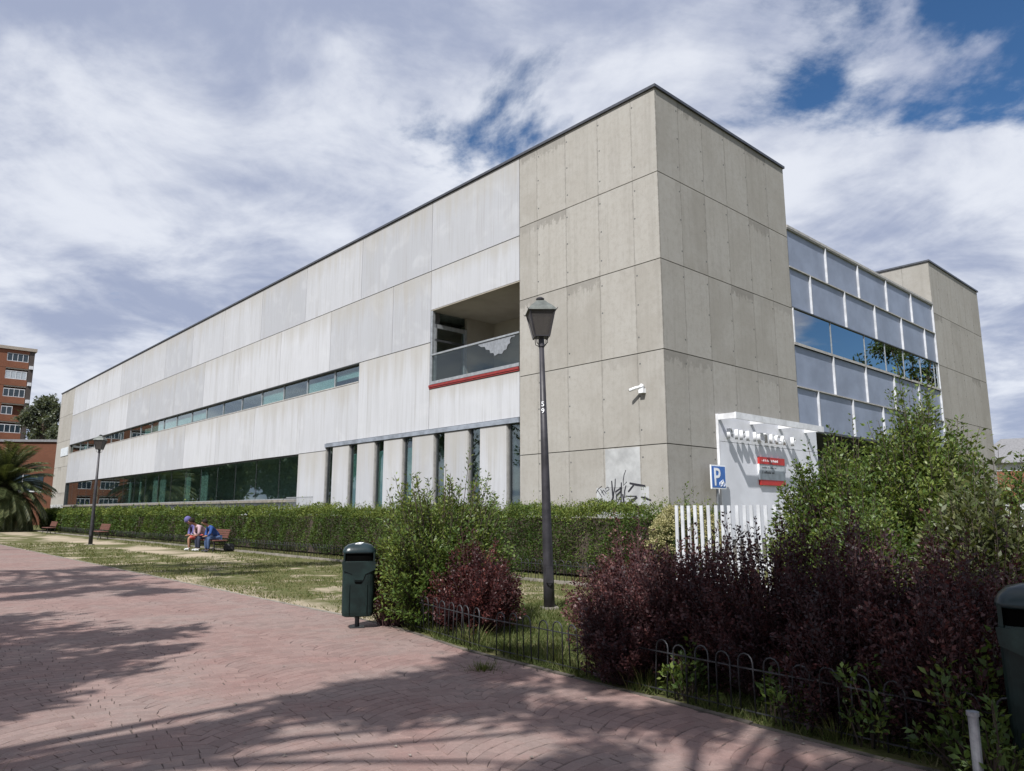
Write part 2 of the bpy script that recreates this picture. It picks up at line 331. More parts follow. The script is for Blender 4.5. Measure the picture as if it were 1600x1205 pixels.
# ================================================================== THE SETTING
GR = empty  # (kept for readability)
ground = MB().add([(-900, -900, 0), (900, -900, 0), (900, 1500, 0), (-900, 1500, 0)], [(0, 1, 2, 3)]).build('ground', 'dry_lawn', None, W(0, 0, -.012), (0, 0, AR))
tag(ground, 'dry lawn with worn sandy patches around the building', 'lawn', kind='structure')

def build_path():
    ss = list(np.arange(-40, 27, 1.0))+[27]
    def strip(s_list):
        m = MB()
        for a, b in zip(s_list[:-1], s_list[1:]):
            m.add([(-16.9, a, 0), (edge_t(a), a, 0), (edge_t(b), b, 0), (-16.9, b, 0)], [(0, 1, 2, 3)])
        return m
    m = strip(ss); nf = len(m.f); m2 = strip([27, 60, 120, 200]); m.add(m2.v, m2.f)
    me = m.mesh('path', 'joint_dirt'); me.materials.append(M['red_stamped_paving'])
    for p in me.polygons: p.material_index = 0 if p.index < nf else 1
    path = link('path', me, None, W(0, 0, -.002), (0, 0, AR)); tag(path, 'wide red path of stamped fan-pattern paving beside the lawn', 'path', kind='structure')
    # stones in segmental arches: strips across the path, arcs stacked along it
    Wd = 1.12; h = .118; sag = .19; cells = []
    for st in range(7):
        t0 = -16.85+st*Wd; off = 0
        nrow = int(42/h)
        for k in range(nrow):
            s0 = -15.5+k*h+off; nst = 8 if k % 2 else 7
            us = np.linspace(0, 1, nst+1); us[1:-1] += RNG.uniform(-.035, .035, nst-1)
            for i in range(nst):
                c = []
                for (u, up) in ((us[i], 0), (us[i+1], 0), (us[i+1], 1), (us[i], 1)):
                    t = t0+u*Wd+(.045*math.sin((k+up)*2.4+(st+round(u))*1.7) if u in (0, 1) else 0); s = s0+up*h+sag*(1-(2*u-1)**2)
                    w2 = 2*u-1; c.append((t+up*w2*h*.45*(1-w2**4), s))
                cells.append(c)
    A = np.array(cells)                                    # N,4,2 (t,s)
    A += RNG.normal(0, .004, A.shape)
    cen = A.mean(1); A[..., 0] = np.minimum(A[..., 0], edge_t(A[..., 1])-.004); cen = A.mean(1); keep = (A[..., 0].max(1)-A[..., 0].min(1) > .03) & (cen[:, 0] > -16.85) & (cen[:, 1] < 26.6) & (cen[:, 1] > -15)
    A = A[keep]; cen = cen[keep]
    e1 = unit(np.roll(A, -1, 1)-A); e2 = unit(np.roll(A, 1, 1)-A); su = np.array([1., 0, 1, 0])[None, :, None]; eu = e1*su+e2*(1-su); es = e2*su+e1*(1-su); A2 = A+.0016*eu+.004*es; top = A+.0030*eu+.0085*es
    N = len(A); zt = RNG.uniform(.0040, .0056, N)
    X = CX+cen[:, 1]*lx+cen[:, 0]*rx_; Y = CY+cen[:, 1]*ly+cen[:, 0]*ry_
    yc = np.maximum(Y*.9854-1.6*.1703, .1); px = X/yc*1138.8; py = (Y*.1703+1.6*.9854)/yc*1138.8
    vis = (abs(px) < 800) & (py < 602) & (Y > .5); order = np.argsort(np.where(vis, np.hypot(X, Y), 1e6))[:300]; near = np.zeros(N, bool); near[order] = True
    var = RNG.uniform(0, 1, N)
    F = [(4, 5, 6, 7), (0, 1, 5, 4), (1, 2, 6, 5), (2, 3, 7, 6), (3, 0, 4, 7)]
    for i in order:
        c = cen[i]; vs = [(p[0]-c[0], p[1]-c[1], 0) for p in A2[i]]+[(p[0]-c[0], p[1]-c[1], zt[i]) for p in top[i]]
        mm = MB().add(vs, F).mesh('paving_stone', 'red_stamped_paving'); a = mm.attributes.new('var', 'FLOAT', 'FACE'); a.data.foreach_set('value', [var[i]]*5)
        link('paving_stone', mm, path, (c[0], c[1], 0))
    r = ~near; n = r.sum()
    lo = np.concatenate([A2[r], np.zeros((n, 4, 1))], 2); hi = np.concatenate([top[r], np.repeat(zt[r][:, None, None], 4, 1)], 2); V8 = np.concatenate([lo, hi], 1)
    Q = V8[:, np.array(F)].reshape(-1, 4, 3); o = link('paving_stones', quads('paving_stones', Q, 'red_stamped_paving', np.repeat(var[r], 5)), path); tag(o, kind='stuff')
    # kerbs: edging strip of the path, and the one under the hedge railing
    kmat = lambda s: 'kerb_dirty' if s < -1.8 else 'kerb_concrete'
    def kerb(name, label, tf, s0, s1, w, hgt, step):
        k = empty(name, W(0, 0, 0), AR); tag(k, label, 'kerb', kind='structure'); s = s0; n = 0
        big = MB()
        while s < s1:
            e = s+step; j = random.uniform(-.008, .008); z = hgt+random.uniform(-.006, .006)
            q = [(tf(s)+j, s+.006), (tf(s)+w+j, s+.006), (tf(e)+w+j, e-.006), (tf(e)+j, e-.006)]
            vs = [(a, b, -.1) for a, b in q]+[(a, b, z) for a, b in q]
            if n < 60: MB().add(vs, F).build('kerb_stone', kmat(s), k)
            else: big.add(vs, F)
            s = e; n += 1
        if big.v: tag(big.build('kerb_stones', 'kerb_concrete', k), kind='stuff')
    kerb('path_kerb', 'thin concrete kerb between the red path and the grass', edge_t, -14, 90, .06, .010, 1.0)
    kerb('hedge_kerb', 'thin pale kerb under the railing before the hedge', lambda s: -3.36, -2.5, 75, .1, .06, 1.0)
build_path()

# ================================================================== THE CONCRETE BUILDING
B = empty('concrete_building', W(0, 0, 0), AR, 'long pale concrete public building with beige corner towers and ribbon windows', 'building')
ZR = 13.33
def build_main():
    g = .012
    def panelL(s0, s1, z0, z1, vg=.011, hg=.016, mat='pale_precast_concrete', t0=0, th=.14, name='facade_panel'):
        return bx(name, t0, t0+th, s0+vg, s1-vg, z0+hg, z1-hg, mat, B)
    # row 1, 2, 3 of precast panels
    r1 = [5.555, 10.43, 15.52, 20.65, 25.72, 30.94, 36.1, 41.32, 46.59, 52.05, 57.43, 62.86, 67.94]
    r2 = [10.42, 13.0, 18.05, 23.17, 28.35, 33.58, 38.81, 44.03, 49.54, 54.87, 60.66, 67.94]
    r3 = [20.64, 25.83, 31.04, 36.29, 41.79, 47.03, 52.57, 57.9, 63.24, 67.94]
    for a, b in zip(r1[:-1], r1[1:]): panelL(a, b, 10.56, ZR)
    for a, b in zip(r2[:-1], r2[1:]): panelL(a, b, 7.79, 10.56)
    panelL(5.555, 10.42, 9.02, 10.56)
    panelL(10.42, 15.47, 4.535, 7.79); panelL(15.47, 18.07, 4.535, 6.95, .0); panelL(18.07, 20.64, 4.235, 6.95, .0)
    for a, b in zip(r3[:-1], r3[1:]): panelL(a, b, 4.22, 6.95)
    panelL(5.555, 10.42, 4.535, 6.03)
    wins = [(5.555, 6.19), (7.5, 8.15), (9.45, 10.11), (11.43, 12.10), (13.38, 14.08), (15.38, 16.07), (17.42, 18.07)]
    for (a, b), (c, d) in zip(wins[:-1], wins[1:]): panelL(b, c, -.1, 4.36, 0, .004, th=.5, name='pier')
    panelL(18.07, 20.64, -.1, 4.235, 0, .012, th=.5, name='pier')
    # dark cores behind the joints
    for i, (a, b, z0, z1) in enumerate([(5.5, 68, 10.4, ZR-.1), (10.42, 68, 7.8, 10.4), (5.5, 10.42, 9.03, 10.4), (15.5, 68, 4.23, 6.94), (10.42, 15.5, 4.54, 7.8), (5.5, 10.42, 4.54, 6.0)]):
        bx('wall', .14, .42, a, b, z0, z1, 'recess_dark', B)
    bx('wall', .10, .45, 20.64, 68, -.1, 2.0, 'white_paint', B)
    bx('window_sill', -.10, .3, 20.64, 68.1, 2.03, 2.15, 'kerb_concrete', B)
    bx('lintel_beam', -.045, .4, 5.56, 18.10, 4.375, 4.53, 'steel_lintel', B)
    # roof slabs and copings
    bx('roof', .1, 7.25, .1, 73.6, ZR-.35, ZR-.02, 'recess_dark', B)
    bx('coping', -.06, .30, -.06, 73.75, ZR+.004, ZR+.085, 'zinc_coping', B); bx('coping', .302, 7.37, -.06, .30, ZR+.004, ZR+.085, 'zinc_coping', B)
    bx('coping', 7.02, 7.37, .302, 73.7, ZR+.004, ZR+.085, 'zinc_coping', B)
    bx('wall', 7.0, 7.3, .3, 73.6, 0, ZR, 'room_wall', B); bx('wall', .4, 7.0, 73.3, 73.6, 0, ZR, 'room_wall', B)
    # floors and back walls seen through the glass
    for z0, z1 in ((4.25, 4.5), (9.1, 9.4)): bx('floor_slab', .45, 6.9, 5.6, 68, z0, z1, 'room_wall', B)
    bx('partition', 2.4, 2.5, 10.5, 68, .0, 9.0, 'room_wall', B); bx('floor_slab', .45, 6.9, 5.6, 68, -.05, .4, 'room_beige', B)
    # ------------ ribbon window of the upper floor
    rw = bx('ribbon_window', -.01, .34, 15.5, 68.1, 6.955, 7.0, 'ledge_grey', B)
    def sub(name, t0, t1, s0, s1, z0, z1, mat, par, base): return bx(name, t0-base[0], t1-base[0], s0-base[1], s1-base[1], z0-base[2], z1-base[2], mat, par)
    rb = (-.01, 15.5, 6.955)
    ms = [15.52, 17.75, 20.36, 22.84, 25.41, 27.97, 30.61, 33.21, 35.69, 38.46, 41.02, 43.66, 46.2, 48.72, 51.3, 54.0, 56.6, 59.2, 61.68, 64.3, 68.1]
    sub('soffit', .0, .34, 15.5, 68.1, 7.76, 7.788, 'dark_frame', rw, rb)
    rr = random.Random(5)
    for i, (a, b) in enumerate(zip(ms[:-1], ms[1:])):
        sub('mullion', .13, .22, a-.035, a+.035, 7.0, 7.76, 'window_frame', rw, rb)
        sub('glass_pane', .165, .175, a+.035, b-.035, 7.0, 7.76, 'window_glass', rw, rb)
        k = [('b', .28, .55), ('b', .06, .5), ('n',), ('b', .0, .52), ('n',), ('n',), ('n',), ('b', .15, .5), ('b', .12, .45), ('b', 0, .5), ('b', .1, .6), ('b', 0, .45)]
        q = k[i] if i < len(k) else ((('b', 0, rr.uniform(.3, .6)) if rr.random() < .35 else ('n',)))
        if q[0] == 'b': sub('blind', .22, .235, a+.06, b-.06, 7.0+q[1], 7.0+q[2], 'blind', rw, rb)
    for a in (45.9, 53.2, 63.5): sub('shutter', .18, .3, a-.45, a+.45, 7.0, 7.76, 'dark_frame', rw, rb)
    # ------------ long window of the ground floor
    gw = bx('ground_window', .10, .16, 20.66, 68.15, 4.17, 4.22, 'dark_frame', B); gb = (.10, 20.66, 4.17)
    ms = [20.67, 22.91, 25.61, 28.28, 30.85, 33.42, 36.0, 38.69, 41.29, 44.06, 46.65, 49.44, 52.36, 55.2, 58.0, 60.6, 63.2, 65.8, 68.1]
    sub('frame', .10, .2, 20.66, 68.15, 2.152, 2.20, 'window_frame', gw, gb)
    for i, (a, b) in enumerate(zip(ms[:-1], ms[1:])):
        sub('mullion', .155, .185, a-.014, a+.014, 2.2, 4.17, 'dark_frame', gw, gb)
        sub('glass_pane', .16, .175, a+.014, b-.014, 2.2, 4.17, 'window_glass', gw, gb)
    for a, b in ((33.0, 34.1), (35.9, 36.9), (40.6, 41.7), (42.2, 43.2), (48.4, 48.9), (57.9, 59.3), (46.0, 46.3)): sub('curtain', .42, .46, a, b, 2.2, 4.0, 'green_blind', gw, gb)
    sub('frame', .0, .5, 67.94, 68.1, 2.15, 4.17, 'dark_frame', gw, gb)
    # ------------ seven slit windows between the piers
    for i, (a, b) in enumerate(wins):
        sw = bx('slit_window', .12, .5, b-.05, b, -.05, 4.36, 'window_frame', B); base = (.12, b-.05, -.05)
        sub('jamb', .02, .118, b-.022, b-.002, 0, 4.36, 'ledge_grey', sw, base); sub('frame', .09, .15, b-.11, b-.052, 0, 4.33, 'dark_frame', sw, base)
        sub('frame', .1, .5, a, a+.03, 0, 4.36, 'dark_frame', sw, base)
        sub('glass_pane', .125, .14, a+.03, b-.11, 0, 4.34, 'window_glass', sw, base)
        if i in (3, 4, 5): sub('blind', .2, .22, a+.03, b-.052, 0, 3.98, 'teal_blind', sw, base)
        else: sub('blind', .95, .97, a-.2, b+.5, 2.9, 2.93, 'blind', sw, base)
    # ------------ recessed balcony
    ba = bx('balcony', .0, 3.2, 5.57, 10.40, 6.03, 6.17, 'ledge_grey', B); bb = (0, 5.57, 6.03)
    sub('red_sill', -.05, .02, 5.57, 10.42, 6.085, 6.165, 'red_paint', ba, bb); sub('red_sill', -.03, .05, 5.57, 10.42, 6.035, 6.08, 'red_paint', ba, bb)
    sub('bottom_rail', -.01, .08, 5.58, 10.38, 6.19, 6.30, 'window_frame', ba, bb)
    sub('glass_pane', .03, .045, 5.6, 10.34, 6.30, 7.27, 'clear_glass', ba, bb)
    sub('handrail', -.01, .07, 5.58, 10.38, 7.27, 7.33, 'window_frame', ba, bb)
    sub('frame', .0, .12, 10.30, 10.40, 6.17, 9.0, 'window_frame', ba, bb)
    sub('soffit', .0, 3.2, 5.5, 10.42, 8.985, 9.018, 'room_beige', ba, bb)
    sub('back_wall', 3.0, 3.2, 4.8, 10.4, 6.17, 8.98, 'room_beige', ba, bb)
    sub('side_wall', 1.62, 3.0, 10.25, 10.41, 6.17, 8.98, 'room_beige', ba, bb); sub('side_wall', .2, 3.0, 5.3, 5.5, 6.17, 8.98, 'room_beige', ba, bb)
    dw = sub('door_frame', .12, 1.6, 10.28, 10.36, 8.35, 8.5, 'window_frame', ba, bb)
    sub('door_frame', .12, 1.6, 10.28, 10.36, 7.85, 7.93, 'dark_frame', ba, bb); sub('door_frame', 1.5, 1.62, 10.26, 10.38, 6.17, 8.5, 'window_frame', ba, bb); sub('door_frame', .12, .2, 10.28, 10.36, 6.17, 8.5, 'window_frame', ba, bb)
    sub('glass_pane', .2, 1.5, 10.315, 10.325, 6.17, 8.35, 'window_glass', ba, bb); sub('room_back', .2, 3.0, 11.6, 11.65, 6.1, 9, 'recess_dark', ba, bb)
    # torn film on the balustrade glass
    pts = [(7.72, 7.262), (5.75, 7.262), (5.8, 7.2), (5.98, 7.2), (6.05, 7.12), (6.02, 7.02), (6.15, 6.98), (6.2, 6.84), (6.34, 6.82), (6.42, 6.72), (6.6, 6.76), (6.8, 6.71), (6.86, 6.82), (7.02, 6.84), (7.05, 6.95), (7.25, 7.0), (7.3, 7.1), (7.5, 7.13)]
    MB().add([(.018, s-5.57, z-6.03) for s, z in pts]+[(.024, s-5.57, z-6.03) for s, z in pts], [tuple(range(len(pts))), tuple(reversed(range(len(pts), 2*len(pts))))]).build('torn_film', 'torn_film', ba)
    # ------------ towers of board-marked concrete
    zj = [13.33, 10.83, 8.33, 5.83, 3.33, .83, -.15]
    def tower(name, sL, tL, facesL, facesR, ztop=0):
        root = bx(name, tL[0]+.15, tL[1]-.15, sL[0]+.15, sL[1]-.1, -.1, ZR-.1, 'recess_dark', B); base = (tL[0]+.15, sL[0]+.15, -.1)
        for z1, z0 in zip(zj[:-1], zj[1:]):
            for a, b in zip(facesL[:-1], facesL[1:]):
                sub('concrete_board', tL[0], tL[0]+.03, a+.0015, b-.0015, z0+.012, z1-(.012 if z1 < 13 else 0), 'board_concrete_long', root, base)
            for a, b in zip(facesR[:-1], facesR[1:]):
                sub('concrete_board', a+(.0315 if a == tL[0] else .0015), b-.0015, sL[0], sL[0]+.15, z0+.012, z1-(.012 if z1 < 13 else 0), 'board_concrete_end', root, base)
        h = MB()
        def disc(c, ax):
            n = 8; r = .026; p = []
            for q in (0, 1):
                for k in range(n):
                    a = 2*math.pi*k/n; e = -.0025 if q else .01
                    p.append((c[0]-base[0]+(e if ax == 0 else r*math.cos(a)), c[1]-base[1]+(e if ax == 1 else r*math.cos(a)), c[2]-base[2]+r*math.sin(a)))
            h.add(p, [(k, (k+1) % n, n+(k+1) % n, n+k) for k in range(n)]+[tuple(range(n, 2*n))])
        for z1, z0 in zip(zj[:-1], zj[1:]):
            for dz in (.42, z1-z0-.3, .5*(z1-z0)+.1):
                if dz < .2: continue
                for a in facesL[1:-1]:
                  if random.random() < .85: disc((tL[0], a-.06+random.uniform(-.03, .03), z0+dz+random.uniform(-.03, .03)), 0)
                for a in facesR[1:-1]:
                  if random.random() < .85: disc((a-.06+random.uniform(-.03, .03), sL[0], z0+dz+random.uniform(-.03, .03)), 1)
        tag(h.build('tie_hole', 'recess_dark', root), kind='stuff')
        return root
    t1 = tower('corner_tower', (0, 5.545), (0, 7.33), [0, .86, 2.13, 3.45, 4.72, 5.545], [0, 1.08, 2.30, 3.54, 4.81, 6.09, 7.33])
    t2 = tower('end_tower', (67.95, 73.6), (0, 7.2), [67.95, 69.2, 70.5, 71.8, 73.0, 73.6], [0, .15])
    bx('wall', 7.02, 7.34, .15, 5.5, -.1, ZR, 'board_concrete_end', B)
    t3 = tower('far_tower', (0, 9.0), (21.43, 28.8), [0, 1.2, 2.5, 3.75, 5.0, 6.25, 7.5, 9.0], [21.43, 22.6, 23.85, 25.1, 26.35, 27.6, 28.8])
    for q in ((21.37, 28.87, -.06, .28), (21.37, 21.70, .282, 9.05), (28.5, 28.87, .282, 9.05), (21.702, 28.498, 8.75, 9.05)): bx('coping', *q, ZR+.004, ZR+.085, 'zinc_coping', B)
    bx('roof', 21.6, 28.6, .2, 8.9, ZR-.3, ZR-.02, 'recess_dark', B)
    # repainted patches and the spray tag low on the corner tower
    def patch(s0, s1, z0, z1):
        MB().add([(-.003, s0, z0), (-.003, s1, z0), (-.003, s1, z1), (-.003, s0, z1)], [(0, 3, 2, 1)]).build('paint_patch', 'patch_concrete', B)
    patch(.88, 2.08, 2.25, 3.3); patch(.62, 2.42, 1.0, 2.245)
    patch(68.05, 73.5, .9, 2.25)
    def stroke(pts, w, mb, x=-.006):
        pts = [Vector((x, p[0], p[1])) for p in pts]; n = len(pts); L_, R_ = [], []
        for i, p in enumerate(pts):
            d = (pts[min(i+1, n-1)]-pts[max(i-1, 0)]).normalized(); q = Vector((0, -d.z, d.y)); ww = w*(.6+.4*math.sin(math.pi*(i+.5)/n))
            L_.append(p+q*ww); R_.append(p-q*ww)
        mb.add(L_+R_, [(i, i+1, n+i+1, n+i) for i in range(n-1)])
    def px(x, y): # zoomed crop coordinates of the tag -> facade metres
        u, v = 910+x/13.333, 720+y/13.333; return (2.47-(u-930)*.0231, 2.12-(v-770)*.0182)
    gmb = MB()
    for w, l in [(.028, [(615, 440), (625, 620), (635, 760), (610, 870), (580, 950)]), (.02, [(690, 400), (680, 560), (650, 700), (640, 800)]), (.03, [(800, 590), (690, 660), (700, 740), (790, 660), (810, 590), (770, 580)]), (.026, [(810, 480), (800, 700), (790, 900), (790, 990)]),
                 (.026, [(700, 740), (715, 900), (780, 760)]), (.014, [(905, 240), (865, 340), (850, 430), (850, 540), (920, 470)]), (.022, [(900, 540), (870, 650), (870, 780), (915, 740)]), (.032, [(830, 710), (850, 860), (870, 1000), (830, 1010)]),
                 (.032, [(970, 500), (1080, 530), (1270, 565)]), (.03, [(1050, 540), (990, 610), (940, 670)]), (.018, [(920, 755), (1100, 755)]), (.045, [(1110, 770), (1010, 850), (900, 930), (860, 1000)]), (.034, [(1000, 860), (965, 950), (955, 1030)]), (.028, [(1190, 775), (1250, 790), (1370, 840)]),
                 (.012, [(285, 680), (330, 600), (410, 540)]), (.012, [(320, 620), (370, 700), (410, 760)]), (.012, [(380, 600), (420, 670), (460, 730)]), (.012, [(400, 680), (440, 620), (470, 650), (500, 700)]), (.012, [(545, 560), (480, 590), (500, 650), (560, 610), (540, 560)])]: stroke([px(*q) for q in l], w, gmb)
    gmb.build('graffiti', 'spray_black', B)
    g2 = MB()
    for s in (68.6, 69.2, 70.0, 70.6, 71.3, 72.2): stroke([(s, 2.2), (s+.5, 1.6), (s+.35, 1.0)], .09, g2)
    g2.build('graffiti', 'spray_black', B)
    bx('white_panel', -.05, -.004, 68.2, 71.2, 6.85, 7.65, 'panel_white', B)
    # railing before the last pier
    rl = bx('railing', -.52, -.48, 18.1, 20.6, 2.2, 2.24, 'window_frame', B)
    for i in range(24): sub('baluster', -.505, -.495, 18.12+i*.105, 18.132+i*.105, 1.2, 2.2, 'window_frame', rl, (-.52, 18.1, 2.2))
    bx('wall', -.56, -.44, 18.0, 20.66, -.1, 1.22, 'kerb_concrete', B)
    # ------------ panelled end facade
    zr = [11.25, 9.83, 8.40, 7.13, 5.70, 4.30]
    bx('wall', 7.34, 21.42, .16, .5, 8.42, 11.2, 'recess_dark', B); bx('wall', 7.34, 21.42, .16, .5, 4.3, 7.1, 'recess_dark', B)
    bx('roof', 7.34, 21.42, .1, 22, 10.9, 11.2, 'recess_dark', B); bx('coping', 7.335, 21.425, -.03, .3, 11.2, 11.29, 'ledge_grey', B)
    fa = [7.36, 10.25, 13.05, 15.85, 18.65, 21.40]; fb = [7.36, 8.85, 11.64, 14.43, 17.24, 20.0, 21.40]
    for (z1, z0, ff) in ((11.2, 9.83, fa), (9.83, 8.40, fb), (7.13, 5.70, fa), (5.70, 4.30, fb)):
        bx('ledge', 7.345, 21.41, -.012, .12, z1-.045, z1-.002, 'ledge_grey', B)
        for a, b in zip(ff[:-1], ff[1:]):
            p = bx('cladding_panel', a+.03, b-.03, .055, .085, z0+.005, z1-.05, 'panel_grey', B)
        for a in ff[1:-1]: bx('fin', a-.021, a+.021, -.02, .09, z0+.002, z1-.048, 'dimmed_white', B)
    bx('fin', 21.38, 21.42, -.02, .09, 4.3, 11.19, 'dimmed_white', B)
    ew = bx('end_window', 7.345, 21.41, -.02, .16, 7.085, 7.175, 'ledge_grey', B); eb = (7.345, -.02, 7.085)
    sub('frame', 7.345, 21.41, -.012, .12, 8.36, 8.398, 'dark_frame', ew, eb); ms = [7.40, 10.25, 13.19, 15.2, 17.15, 19.12, 20.87, 21.37]
    for a, b in zip(ms[:-1], ms[1:]):
        sub('glass_pane', a+.02, b-.02, .04, .055, 7.175, 8.36, 'mirror_glass', ew, eb); sub('mullion', b-.022, b+.022, .02, .07, 7.175, 8.36, 'window_frame', ew, eb)
    sub('mullion', 7.36, 7.42, -.015, .07, 7.175, 8.36, 'white_metal', ew, eb)
    bx('room_back', 7.4, 21.4, 3.0, 3.1, 4.3, 11, 'room_wall', B)
    # entrance under the panels
    bx('soffit', 7.34, 21.42, .0, 3.0, 4.22, 4.298, 'dark_frame', B); bx('entrance_glazing', 8.0, 21.4, 2.9, 3.0, 0, 4.22, 'pane_dark', B)
    bx('plinth', 2.3, 21.4, -.16, -.002, -.1, .66, 'kerb_concrete', B)
    # white entrance screen with its open canopy
    sc = bx('entrance_screen', 2.36, 8.3, -.07, -.003, .84, 3.53, 'white_paint', B); sb = (2.36, -.07, .84)
    sub('screen_panel', 2.36, 8.3, -.07, -.003, 3.542, 4.3, 'white_paint', sc, sb)
    sub('screen_edge', 2.32, 2.358, -.08, -.003, .84, 4.3, 'white_metal', sc, sb)
    sub('canopy_beam', 2.33, 7.65, -.64, -.585, 4.12, 4.30, 'white_metal', sc, sb)
    for a in (2.33, 4.05, 5.75, 7.45): sub('canopy_fin', a, a+.05, -.584, -.072, 4.13, 4.29, 'white_metal', sc, sb)
    return sub, sc, sb
sub, sc, sb = build_main()

def text_mesh(txt, size, depth, mat, name):
    cu = bpy.data.curves.new(name, 'FONT'); cu.body = txt; cu.size = size; cu.extrude = depth/2; cu.resolution_u = 3; cu.offset = size*.008
    o = bpy.data.objects.new(name, cu); COL.objects.link(o); dg = bpy.context.evaluated_depsgraph_get(); me = bpy.data.meshes.new_from_object(o.evaluated_get(dg))
    bpy.data.objects.remove(o); me.name = name; me.materials.clear(); me.materials.append(M[mat]); w = max((v.co.x for v in me.vertices), default=0); return me, w
def letters():
    for i, ch in enumerate('BIBLIOTECA P'):
        if ch == ' ': continue
        me, w = text_mesh(ch, .40, .10, 'white_metal', 'letter')
        link('letter', me, sc, (2.68+.335*i-w/2-sb[0], -.22-sb[1], 3.62-sb[2]), (rad(90), 0, 0))
letters()

# sign board on the screen
sg = empty('library_sign', W(-.075, 4.38, 2.37), AR, 'small grey and red notice board on the white entrance screen', 'sign')
bx('board', 0, 1.5, -.05, 0, .155, .62, 'sign_grey', sg); bx('top_bar', -.02, 1.5, -.065, 0, .622, .83, 'sign_red', sg); bx('bottom_bar', 0, 1.5, -.06, 0, 0, .153, 'sign_red', sg); bx('edge', -.03, -.002, -.05, 0, .155, .62, 'sign_white', sg)
me, w = text_mesh('de Madrid', .11, .004, 'sign_white', 'lettering'); link('lettering', me, sg, (.62, -.067, .69), (rad(90), 0, 0))
def small_print(x0, x1, z, h, y, mat):                     # lines of print too small to be read in the photograph
    m = MB(); x = x0
    while x < x1: w = random.uniform(.018, .04); m.box(x, x+w*.6, y-.003, y, z, z+h*random.choice((.6, .6, 1))); x += w+(.05 if random.random() < .15 else 0)
    tag(m.build('small_print', mat, sg), kind='stuff')
small_print(.12, .52, .70, .06, -.0655, 'sign_white'); small_print(.14, 1.0, .50, .05, -.0505, 'letter_dark'); small_print(.14, .85, .34, .085, -.0505, 'letter_dark')

# surveillance camera
def cctv():
    c = empty('security_camera', W(.69, 0, 4.85), AR, 'white security camera on a bracket high on the corner tower', 'camera'); c.scale = (.8,)*3
    MB().box(-.17, .0, -.09, .09, -.17, -.02).build('mount_box', 'sign_white', c)
    MB().tube([(-.18, 0, .0), (-.12, 0, .07), (-.02, 0, .05)], [.05, .075, .06], 10).build('joint', 'sign_white', c, smooth=True)
    MB().tube([(-.14, .02, .04), (-.22, .16, .01), (-.30, .36, -.06)], [.045, .05, .05], 10).build('camera_body', 'sign_white', c, smooth=False)
    MB().tube([(-.298, .355, -.058), (-.304, .372, -.064)], [.042, .042], 10).build('lens', 'slot_black', c)
cctv()

# ================================================================== STREET FURNITURE
def lamp(loc, lean, label, number):
    L = empty('street_lamp', loc, rad(6), label, 'street lamp', 'lantern posts on the lawn'); L.rotation_euler = (lean[0], lean[1], rad(6))
    MB().tube([(0, 0, -.05), (0, 0, .5), (0, 0, 2.5), (0, 0, 4.62)], [.098, .092, .068, .043], 16).build('pole', 'iron_paint', L, smooth=True)
    MB().tube([(0, 0, 4.5), (0, 0, 4.66)], [.058, .05], 14).build('collar', 'iron_paint', L)
    MB().box(-.14, .14, -.14, .14, -.03, .02).build('base_plate', 'kerb_concrete', L)
    MB().box(-.055, .055, -.135, -.07, .42, .68).add([(-.05, -.13, .42), (.05, -.13, .42), (0, -.12, .36), (-.05, -.08, .42), (.05, -.08, .42)], [(0, 1, 2), (3, 2, 4)]).build('access_box', 'iron_paint', L)
    Z0, Z1 = 4.69, 5.13; a0, a1 = .125, .225
    ln = MB().box(-a0-.012, a0+.012, -a0-.012, a0+.012, Z0-.02, Z0).build('lantern', 'iron_paint', L)
    cs = [(-1, -1), (1, -1), (1, 1), (-1, 1)]
    for i in range(4):
        c, d = cs[i], cs[(i+1) % 4]
        MB().tube([(c[0]*a0, c[1]*a0, Z0-.03), (c[0]*a1, c[1]*a1, Z1+.01)], .015, 6).build('corner_bar', 'iron_paint', ln)
        MB().add([(c[0]*a0*.98, c[1]*a0*.98, Z0), (d[0]*a0*.98, d[1]*a0*.98, Z0), (d[0]*a1*.98, d[1]*a1*.98, Z1), (c[0]*a1*.98, c[1]*a1*.98, Z1)], [(0, 1, 2, 3)]).build('screen', 'lamp_screen', ln)
        MB().tube([(c[0]*.02, c[1]*.02, 4.5), (c[0]*.095, c[1]*.095, 4.56), (c[0]*.10, c[1]*.10, 4.68)], .008, 5).build('stay', 'iron_paint', ln)
    def ring(a, z): return [(x*a, y*a, z) for x, y in cs]
    rf = MB().loft([ring(.255, Z1), ring(.25, Z1+.02), ring(.185, Z1+.10), ring(.13, Z1+.15), ring(.075, Z1+.215), ring(.05, Z1+.225)]).build('lantern_roof', 'lamp_roof', L)
    for c in cs: MB().tube([(c[0]*.25, c[1]*.25, Z1), (c[0]*.275, c[1]*.275, Z1+.035)], [.008, .004], 5).build('crest', 'iron_paint', rf)
    MB().tube([(0, 0, Z1+.225), (0, 0, Z1+.245), (0, 0, Z1+.262), (0, 0, Z1+.285), (0, 0, Z1+.295)], [.05, .075, .075, .04, .01], 14).build('finial', 'iron_paint', rf)
    if number:
        for k, ch in enumerate(number):
            me, w = text_mesh(ch, .12, .003, 'sign_white', 'number')
            rr = .0675+.003; a = rad(-109)
            link('number', me, L, (rr*math.cos(a)-w/2*math.cos(a+math.pi/2), rr*math.sin(a)-w/2*math.sin(a+math.pi/2), 3.42-.12*k), (rad(90), 0, a+math.pi/2))
    return L
lamp((.63, 12.73, 0), (0, rad(-1.3)), 'tall dark lantern post numbered on its pole, between the shrubs and corner tower', '59')
lamp((-20.72, 36.62, 0), (0, 0), 'dark lantern post without a number, on the worn sand by the benches', '')

